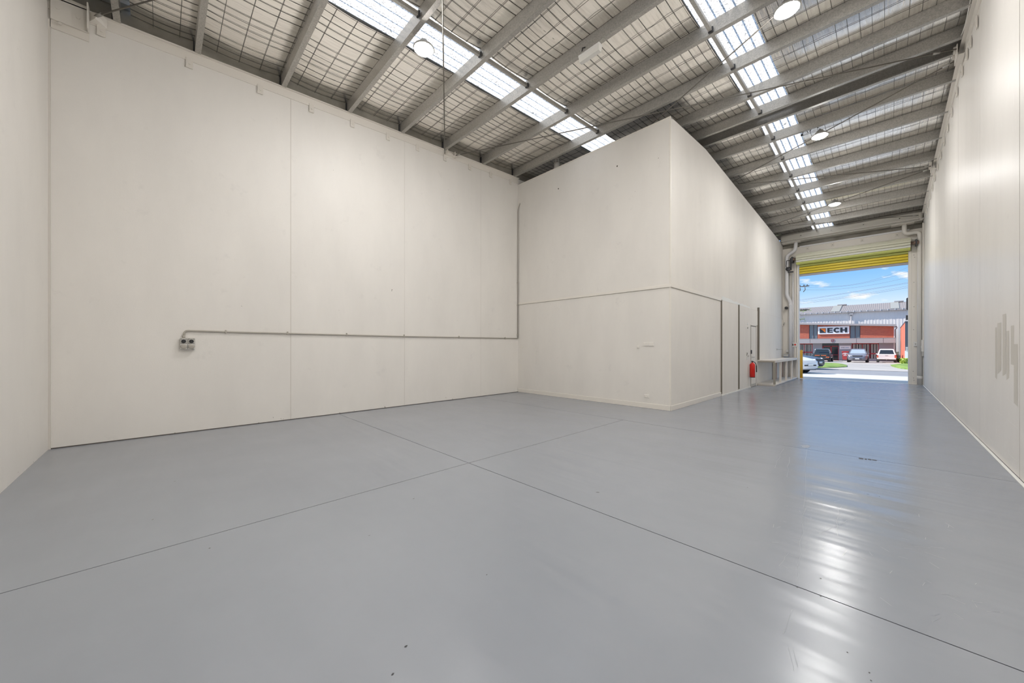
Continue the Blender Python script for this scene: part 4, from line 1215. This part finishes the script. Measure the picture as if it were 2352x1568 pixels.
leafy('shrub', (1.32, 73.0, gz(73)), 200, 0.22, 0.5, 'leaf_green', 'low dark shrub in the strip by the red building')
leafy('shrub', (1.45, 57.5, gz(57.5)+0.1), 320, 0.4, 0.55, 'leaf_lime', 'bright green shrub at the right door jamb')
leafy('shrub', (-6.95, 52.0, gz(52)+0.1), 300, 0.7, 0.85, 'leaf_lime', 'lime green shrub above the white sedan')
struct(MB().box(0.95, 1.6, 62, 84, gz(73)-0.5, gz(84)+0.06).build('garden_bed', 'garden_soil'), 'dark garden bed between the buildings', 'garden bed')
# street tree, only branch tips reach past the left jamb
leafy('street_tree', (-6.9, 47.0, gz(47)), 20, 0.1, 3.0, 'leaf_green', 'street tree whose branch tips poke past the left jamb', 'tree', 0.05)
st = bpy.data.objects['street_tree']
MB().tube([(0,0,-0.1), (0.05,0,2.5), (0.1,0.1,4.6)], 0.12, 8, radii=[0.14,0.11,0.06]).build('trunk', 'rust_steel', st)
mb = MB(); random.seed(5)
for (bx, bz_, n, r_) in ((1.15, 5.42, 50, 0.34), (0.95, 4.55, 40, 0.28)):
    for i in range(n):
        p_ = Vector((bx-0.45+random.gauss(0.1,0.35), random.gauss(0,0.15), bz_+random.gauss(0,0.07)))
        d1 = Vector((random.uniform(-1,1), random.uniform(-0.3,0.3), random.uniform(-0.4,0.4))).normalized()*0.09
        d2 = Vector((0,0.02,0.03))
        mb.add([p_-d1, p_+d2, p_+d1, p_-d2], [(0,1,2,3)])
mb.build('foliage', 'leaf_green', st)
MB().tube([(0.1,0.1,4.4), (0.5,0,4.5), (1.2,0,4.56)], 0.02, 5).tube([(0.1,0.1,4.6), (0.6,0,5.35), (1.35,0,5.45)], 0.02, 5).build('branch', 'rust_steel', st)

# ---- power pole and wires
Pp = empty('power_pole', (-6.35, 45, gz(45)))
pz = gz(45)
MB().lathe([(0.15,0), (0.12,7.7)], (0,0,0), 12).build('pole', 'rust_steel', Pp)
mat('timber_dark', (0.13,0.095,0.08), 0.7)
MB().box(-1.25, 1.25, -0.14, -0.04, 7.2-pz-0.05, 7.2-pz+0.03).build('crossarm', 'timber_dark', Pp)
for x in (-1.1, -0.6, 0.55, 0.85, 1.1):
    MB().lathe([(0.03,0), (0.05,0.03), (0.03,0.06), (0.045,0.09), (0.02,0.13)], (x,-0.09,7.23-pz), 10).build('insulator', 'dark_steel', Pp)
for x in (0.55, 0.92):
    MB().tube([(x,-0.1,7.1-pz), (x+0.03,-0.1,6.85-pz), (x-0.12,-0.1,6.65-pz)], 0.035, 6).build('stay', 'timber_dark', Pp)
MB().box(-0.6, 1.28, -0.14, -0.06, 4.86-pz, 4.94-pz).build('lower_arm', 'timber_dark', Pp)
for k in range(5):
    MB().lathe([(0.06,-0.03), (0.10,0), (0.06,0.03)], (0.55+k*0.13,-0.1,4.93-pz), 8, 'x').build('coil', 'dark_steel', Pp)
tag(Pp, 'timber power pole with its crossarm end showing past the left jamb', 'power pole')
mat('cable', (0.22,0.23,0.25), 0.6)
WR = [((-5.3,7.30), (-2.292,6.911), (1.348,7.963)), ((-5.07,7.02), (-2.292,6.86), (1.348,7.598)), ((-5.2,6.80), (-2.292,6.633), (1.348,7.124)),
      ((-5.8,5.887), (-2.292,6.237), (1.348,6.686)), ((-5.8,5.80), (-2.292,6.19), (1.348,6.62)), ((-5.8,5.674), (-2.292,5.919), (1.348,6.393)), ((-5.8,5.503), (-2.292,5.80), (1.348,6.25))]
nm_ = ['topmost', 'second', 'third', 'fourth', 'fifth', 'sixth', 'lowest']
for k, (a, c, d) in enumerate(WR):
    def q(x):
        (x0, z0), (x1, z1), (x2, z2) = a, c, d
        return z0*(x-x1)*(x-x2)/((x0-x1)*(x0-x2)) + z1*(x-x0)*(x-x2)/((x1-x0)*(x1-x2)) + z2*(x-x0)*(x-x1)/((x2-x0)*(x2-x1))
    pts = [(x, 44.80-0.04*(k % 2), q(x)) for x in [-6.4+i*0.6 for i in range(17)]]
    o = MB().tube(pts, 0.009, 5).build('overhead_wire', 'cable')
    tag(o, '%s of the overhead wires crossing the sky in the doorway' % nm_[k], 'wire', 'overhead street wires')

# ================================================================== vehicles
def sect(x, hw, z0, z1, n=20, ex=0.42):
    zc, hz = (z0+z1)/2, (z1-z0)/2
    pts = []
    for k in range(n):
        a = 2*PI*k/n
        c, s_ = math.cos(a), math.sin(a)
        pts.append((x, hw*math.copysign(abs(c)**ex, c), zc+hz*math.copysign(abs(s_)**ex, s_)))
    return pts
def loft(secs, n=20):
    mb = MB()
    v = []
    for s_ in secs: v += sect(*s_, n=n)
    f = []
    for i in range(len(secs)-1):
        for k in range(n):
            k2 = (k+1) % n
            f.append((i*n+k, i*n+k2, (i+1)*n+k2, (i+1)*n+k))
    f.append(tuple(range(n))); f.append(tuple((len(secs)-1)*n+k for k in range(n)))
    mb.add(v, f, True)
    return mb
def quad_panel(c4, ins=(0.08,0.10), off=0.008, th=0.006):
    """glass panel inset in a quad given by 4 corners (order around)"""
    a, b_, c, d = [Vector(p_) for p_ in c4]
    def bl(u, w): return (a*(1-u)+b_*u)*(1-w) + (d*(1-u)+c*u)*w
    nrm = (b_-a).cross(d-a).normalized()
    q = [bl(ins[0], ins[1]), bl(1-ins[0], ins[1]), bl(1-ins[0], 1-ins[1]), bl(ins[0], 1-ins[1])]
    v = [p_+nrm*off for p_ in q] + [p_-nrm*th for p_ in q]
    return MB().add(v, [(0,1,2,3), (7,6,5,4), (0,1,5,4), (1,2,6,5), (2,3,7,6), (3,0,4,7)])
mat('tyre', (0.025,0.025,0.028), 0.8)
mat('alloy', (0.45,0.45,0.46), 0.35, 0.6)
mat('headlight', (0.80,0.80,0.82), 0.15)
mat('tail_red', (0.50,0.02,0.02), 0.25)
mat('tail_orange', (0.70,0.16,0.06), 0.3)
mat('plate_white', (0.75,0.75,0.73), 0.4)
mat('car_glass', (0.03,0.04,0.05), 0.06)
mat('screen_glass', (0.30,0.36,0.42), 0.10)
mat('car_white', (0.78,0.78,0.78), 0.22)
mat('car_silver', (0.62,0.64,0.64), 0.28, 0.2)
mat('car_grey', (0.20,0.20,0.235), 0.22, 0.35)
mat('car_black', (0.035,0.05,0.06), 0.2)
mat('car_navy', (0.055,0.055,0.062), 0.28)
mat('plastic_trim', (0.06,0.06,0.065), 0.6)
def car(label, loc, rz, kind, pm, group='cars parked outside'):
    e = empty('car' if kind in ('sedan', 'suv') else 'pickup_truck', loc, rz)
    if kind == 'sedan':
        secs = [(-2.30,0.55,0.45,0.80), (-2.22,0.76,0.30,0.98), (-1.9,0.86,0.22,1.02), (-1.2,0.90,0.20,1.00), (0,0.90,0.20,0.97), (0.9,0.90,0.20,0.95), (1.5,0.88,0.20,0.88), (1.95,0.83,0.20,0.79), (2.2,0.70,0.22,0.70), (2.30,0.50,0.28,0.60)]
        cab = ((-1.75,0.98,1.05,0.80), (-0.95,1.45,0.20,0.60)); ax = (-1.35,1.35); wrd = 0.32; L2 = 2.3; tr_ = 0.78; hz = 0.70; W2 = 0.80
    elif kind == 'suv':
        secs = [(-2.15,0.65,0.45,0.95), (-2.08,0.82,0.32,1.10), (-1.7,0.89,0.25,1.10), (0,0.90,0.24,1.06), (0.9,0.90,0.24,1.05), (1.5,0.89,0.24,1.00), (1.9,0.86,0.24,0.93), (2.1,0.78,0.25,0.84), (2.2,0.60,0.30,0.74)]
        cab = ((-2.0,1.06,1.10,0.82), (-1.65,1.62,0.25,0.62)); ax = (-1.3,1.38); wrd = 0.35; L2 = 2.2; tr_ = 0.79; hz = 0.84; W2 = 0.82
    else:
        secs = [(-2.62,0.84,0.48,1.06), (-2.55,0.91,0.44,1.09), (-1.7,0.93,0.42,1.09), (0,0.93,0.40,1.09), (1.0,0.93,0.40,1.09), (1.8,0.92,0.40,1.05), (2.3,0.88,0.42,0.98), (2.52,0.78,0.45,0.88), (2.62,0.6,0.50,0.80)]
        cab = ((-0.75,1.07,1.25,0.84), (-0.55,1.76,0.55,0.64)); ax = (-1.55,1.55); wrd = 0.38; L2 = 2.62; tr_ = 0.80; hz = 0.92; W2 = 0.86
    loft(secs).build('body', pm, e)
    (xr, zb0, xf, hb), (xr2, zr, xf2, hr) = cab
    MB().hull([(xr,s_*hb,zb0-0.05) for s_ in (-1,1)] + [(xf,s_*hb,zb0-0.05) for s_ in (-1,1)] + [(xr2,s_*hr,zr-0.05) for s_ in (-1,1)] + [(xf2,s_*hr,zr-0.05) for s_ in (-1,1)] + [(xr2+0.1,s_*(hr-0.08),zr) for s_ in (-1,1)] + [(xf2-0.12,s_*(hr-0.08),zr) for s_ in (-1,1)]).build('cabin', pm, e)
    zq = zr-0.05; zp = zb0-0.05
    quad_panel([(xf,-hb,zp), (xf,hb,zp), (xf2,hr,zq), (xf2,-hr,zq)], (0.07,0.10)).build('windscreen', 'screen_glass' if kind == 'suv' else 'car_glass', e)
    quad_panel([(xr,hb,zp), (xr,-hb,zp), (xr2,-hr,zq), (xr2,hr,zq)], (0.10,0.14)).build('rear_window', 'car_glass', e)
    for s_ in (-1, 1):
        q = [(xr,s_*hb,zp), (xf,s_*hb,zp), (xf2,s_*hr,zq), (xr2,s_*hr,zq)]
        if s_ > 0: q = [q[1], q[0], q[3], q[2]]
        quad_panel(q, (0.06,0.14)).build('side_window', 'car_glass', e)
        mm = MB().hull([(xf-0.25+a, s_*(hb+0.10+c), zb0+0.02+d) for a in (-0.06,0.05) for c in (-0.09,0.09) for d in (-0.05,0.07)]).tube([(xf-0.25, s_*(hb-0.02), zb0), (xf-0.25, s_*(hb+0.06), zb0+0.02)], 0.02, 6)
        mm.build('mirror', pm, e)
        for x in ax:
            wv = MB().lathe([(wrd*0.6,-0.11), (wrd*0.92,-0.11), (wrd,-0.08), (wrd,0.08), (wrd*0.92,0.11), (wrd*0.6,0.11)], (x, s_*tr_, wrd), 24, 'y').build('wheel', 'tyre', e)
            MB().lathe([(0.05,s_*0.122), (wrd*0.56,s_*0.118), (wrd*0.62,s_*0.105)], (x, s_*tr_, wrd), 16, 'y').build('hub', 'alloy', wv)
            MB().lathe([(wrd+0.06,s_*0.10), (wrd+0.06,s_*0.128)], (x, s_*tr_, wrd+0.02), 24, 'y').build('wheel_arch', 'plastic_trim', e)
    MB().box(-L2+0.15, L2-0.2, -0.7, 0.7, 0.18 if kind == 'sedan' else 0.28, 0.42).build('underbody', 'plastic_trim', e)
    # front
    for s_ in (-1, 1):
        MB().hull([(L2-0.10,s_*0.42,hz-0.07), (L2-0.08,s_*0.42,hz+0.02), (L2-0.26,s_*0.80,hz-0.05), (L2-0.28,s_*0.80,hz+0.06), (L2-0.20,s_*0.42,hz-0.07), (L2-0.45,s_*0.80,hz+0.05), (L2-0.45,s_*0.5,hz)]).build('headlight', 'headlight', e)
        MB().hull([(L2-0.16+a, s_*(0.66+c), 0.42+d) for a in (-0.12,0.03) for c in (-0.08,0.06) for d in (-0.035,0.04)]).build('fog_recess', 'plastic_trim', e)
        MB().lathe([(0.05,0.0), (0.04,0.03)], (L2-0.11, s_*0.67, 0.42), 12, 'x').build('fog_lamp', 'headlight', e)
    MB().hull([(L2-0.03,s_*0.46,hz-0.13+d) for s_ in (-1,1) for d in (0,0.14)] + [(L2+0.015,s_*0.38,hz-0.12+d) for s_ in (-1,1) for d in (0,0.12)]).build('grille', 'plastic_trim' if kind == 'suv' else (pm if pm == 'car_white' else 'plastic_trim'), e)
    MB().hull([(L2-0.10,s_*0.50,0.40+d) for s_ in (-1,1) for d in (-0.02,0.09)] + [(L2+0.02,s_*0.40,0.41+d) for s_ in (-1,1) for d in (0,0.06)]).build('intake', 'black', e)
    MB().bbox(L2+0.02, L2+0.03, -0.18, 0.18, 0.42, 0.53, 0.003).build('number_plate', 'plate_white', e)
    # rear
    if kind in ('ute_black', 'ute_white'):
        tg = MB().bbox(-L2-0.03, -L2+0.03, -0.72, 0.72, 0.62, 1.08, 0.015).build('tailgate', pm, e)
        MB().bbox(-L2-0.045, -L2-0.03, -0.13, 0.13, 0.92, 0.98, 0.005).build('latch', 'plastic_trim' if kind == 'ute_black' else 'alloy', tg)
        MB().bbox(-L2-0.14, -L2+0.04, -0.86, 0.86, 0.44, 0.58, 0.03).build('bumper', 'plastic_trim' if kind == 'ute_black' else pm, e)
        for s_ in (-1, 1):
            if kind == 'ute_white':
                MB().bbox(-L2-0.02, -L2+0.12, *sorted((s_*0.75, s_*0.91)), 0.86, 1.0, 0.02).build('tail_lamp', 'tail_red', e)
                MB().bbox(-L2-0.02, -L2+0.12, *sorted((s_*0.75, s_*0.91)), 0.66, 0.85, 0.02).build('tail_lamp', 'tail_orange', e)
            else:
                MB().bbox(-L2-0.15, -L2+0.02, *sorted((s_*0.55, s_*0.90)), 0.60, 0.70, 0.02).build('tail_lamp', 'tail_orange', e)
                for k in range(4):
                    MB().bbox(-L2-0.05, -L2-0.03, *sorted((s_*(0.08+k*0.13), s_*(0.18+k*0.13))), 0.82, 0.93, 0.01).build('tailgate_letter', 'tail_orange', tg)
            MB().bbox(-L2+0.3, -L2+0.33, *sorted((s_*0.68, s_*0.94)), 0.12, 0.45, 0.004).build('mud_flap', 'plastic_trim', e)
        MB().bbox(-L2-0.155, -L2-0.14, -0.19, 0.19, 0.47, 0.57, 0.003).build('number_plate', 'plate_white', e)
        MB().bbox(-L2-0.25, -L2, -0.03, 0.03, 0.36, 0.43, 0.006).build('tow_bar', 'alloy', e)
    if kind == 'ute_white':
        c0 = [(-2.58,s_*0.86,1.06) for s_ in (-1,1)] + [(-0.7,s_*0.86,1.06) for s_ in (-1,1)]
        c1 = [(-2.38,s_*0.66,1.76) for s_ in (-1,1)] + [(-0.62,s_*0.66,1.78) for s_ in (-1,1)]
        MB().hull(c0+c1+[(-2.3,s_*0.56,1.80) for s_ in (-1,1)]+[(-0.65,s_*0.56,1.82) for s_ in (-1,1)]).build('canopy', pm, e)
        quad_panel([(-2.58,0.86,1.06), (-2.58,-0.86,1.06), (-2.38,-0.66,1.76), (-2.38,0.66,1.76)], (0.09,0.12)).build('canopy_window', 'car_glass', e)
    if kind == 'ute_black':
        MB().tube(bend([(-0.95,-0.84,1.05), (-0.85,-0.70,1.70), (-0.85,0.70,1.70), (-0.95,0.84,1.05)], 0.12), 0.035, 8).build('sports_bar', 'chrome', e)
        MB().box(-2.5, -0.8, -0.86, 0.86, 1.06, 1.12).build('tub_cover', 'car_black', e)
    if kind == 'sedan':
        for s_ in (-1, 1):
            MB().bbox(-L2-0.02, -L2+0.25, *sorted((s_*0.45, s_*0.80)), 0.72, 0.88, 0.03).build('tail_lamp', 'tail_red', e)
    if kind == 'suv': e.scale = (1.05, 1.06, 1.08)
    tag(e, label, 'car' if kind in ('sedan', 'suv') else 'pickup truck', group)
    return e
R_ = math.radians
car('grey SUV facing the camera in front of the brick office', (-2.45, 65.3, gz(65.3)), R_(-90), 'suv', 'car_grey')
car('white pickup with canopy seen from behind by the office', (0.13, 71.0, gz(71.0)), R_(90), 'ute_white', 'car_white')
car('black pickup with orange tailgate lettering parked by the office entrance', (-5.95, 65.2, gz(65.2)), R_(90), 'ute_black', 'car_black')
car('white sedan whose front pokes past the yellow bollard', (-4.72, 25.15, gz(25.2)), R_(-28), 'sedan', 'car_white')
car('dark sedan on the street behind the white sedan', (-5.15, 32.2, gz(32.3)), R_(-20), 'sedan', 'car_navy')

# ---- red bin beside the SUV
mat('bin_red', (0.42,0.05,0.05), 0.5)
e = empty('wheelie_bin', (-4.35, 77.2, gz(77.2)))
MB().hull([(a*0.30, c*0.33, 0.18) for a in (-1,1) for c in (-1,1)] + [(a*0.38, c*0.40, 1.42) for a in (-1,1) for c in (-1,1)]).build('body', 'bin_red', e)
MB().bbox(-0.40, 0.40, -0.42, 0.42, 1.42, 1.52, 0.03).build('lid', 'bin_red', e)
for s_ in (-1, 1):
    MB().lathe([(0.10,-0.03), (0.10,0.03)], (s_*0.28, -0.25, 0.10), 12, 'x').build('wheel', 'tyre', e)
for k, (w_, z) in enumerate(((0.20, 1.18), (0.36, 1.04), (0.07, 0.92), (0.20, 0.80))):
    MB().box(-w_, w_, -0.40, -0.37, z, z+0.07).build('print', 'sign_white', e)
tag(e, 'red bin with white print beside the office entrance', 'bin')
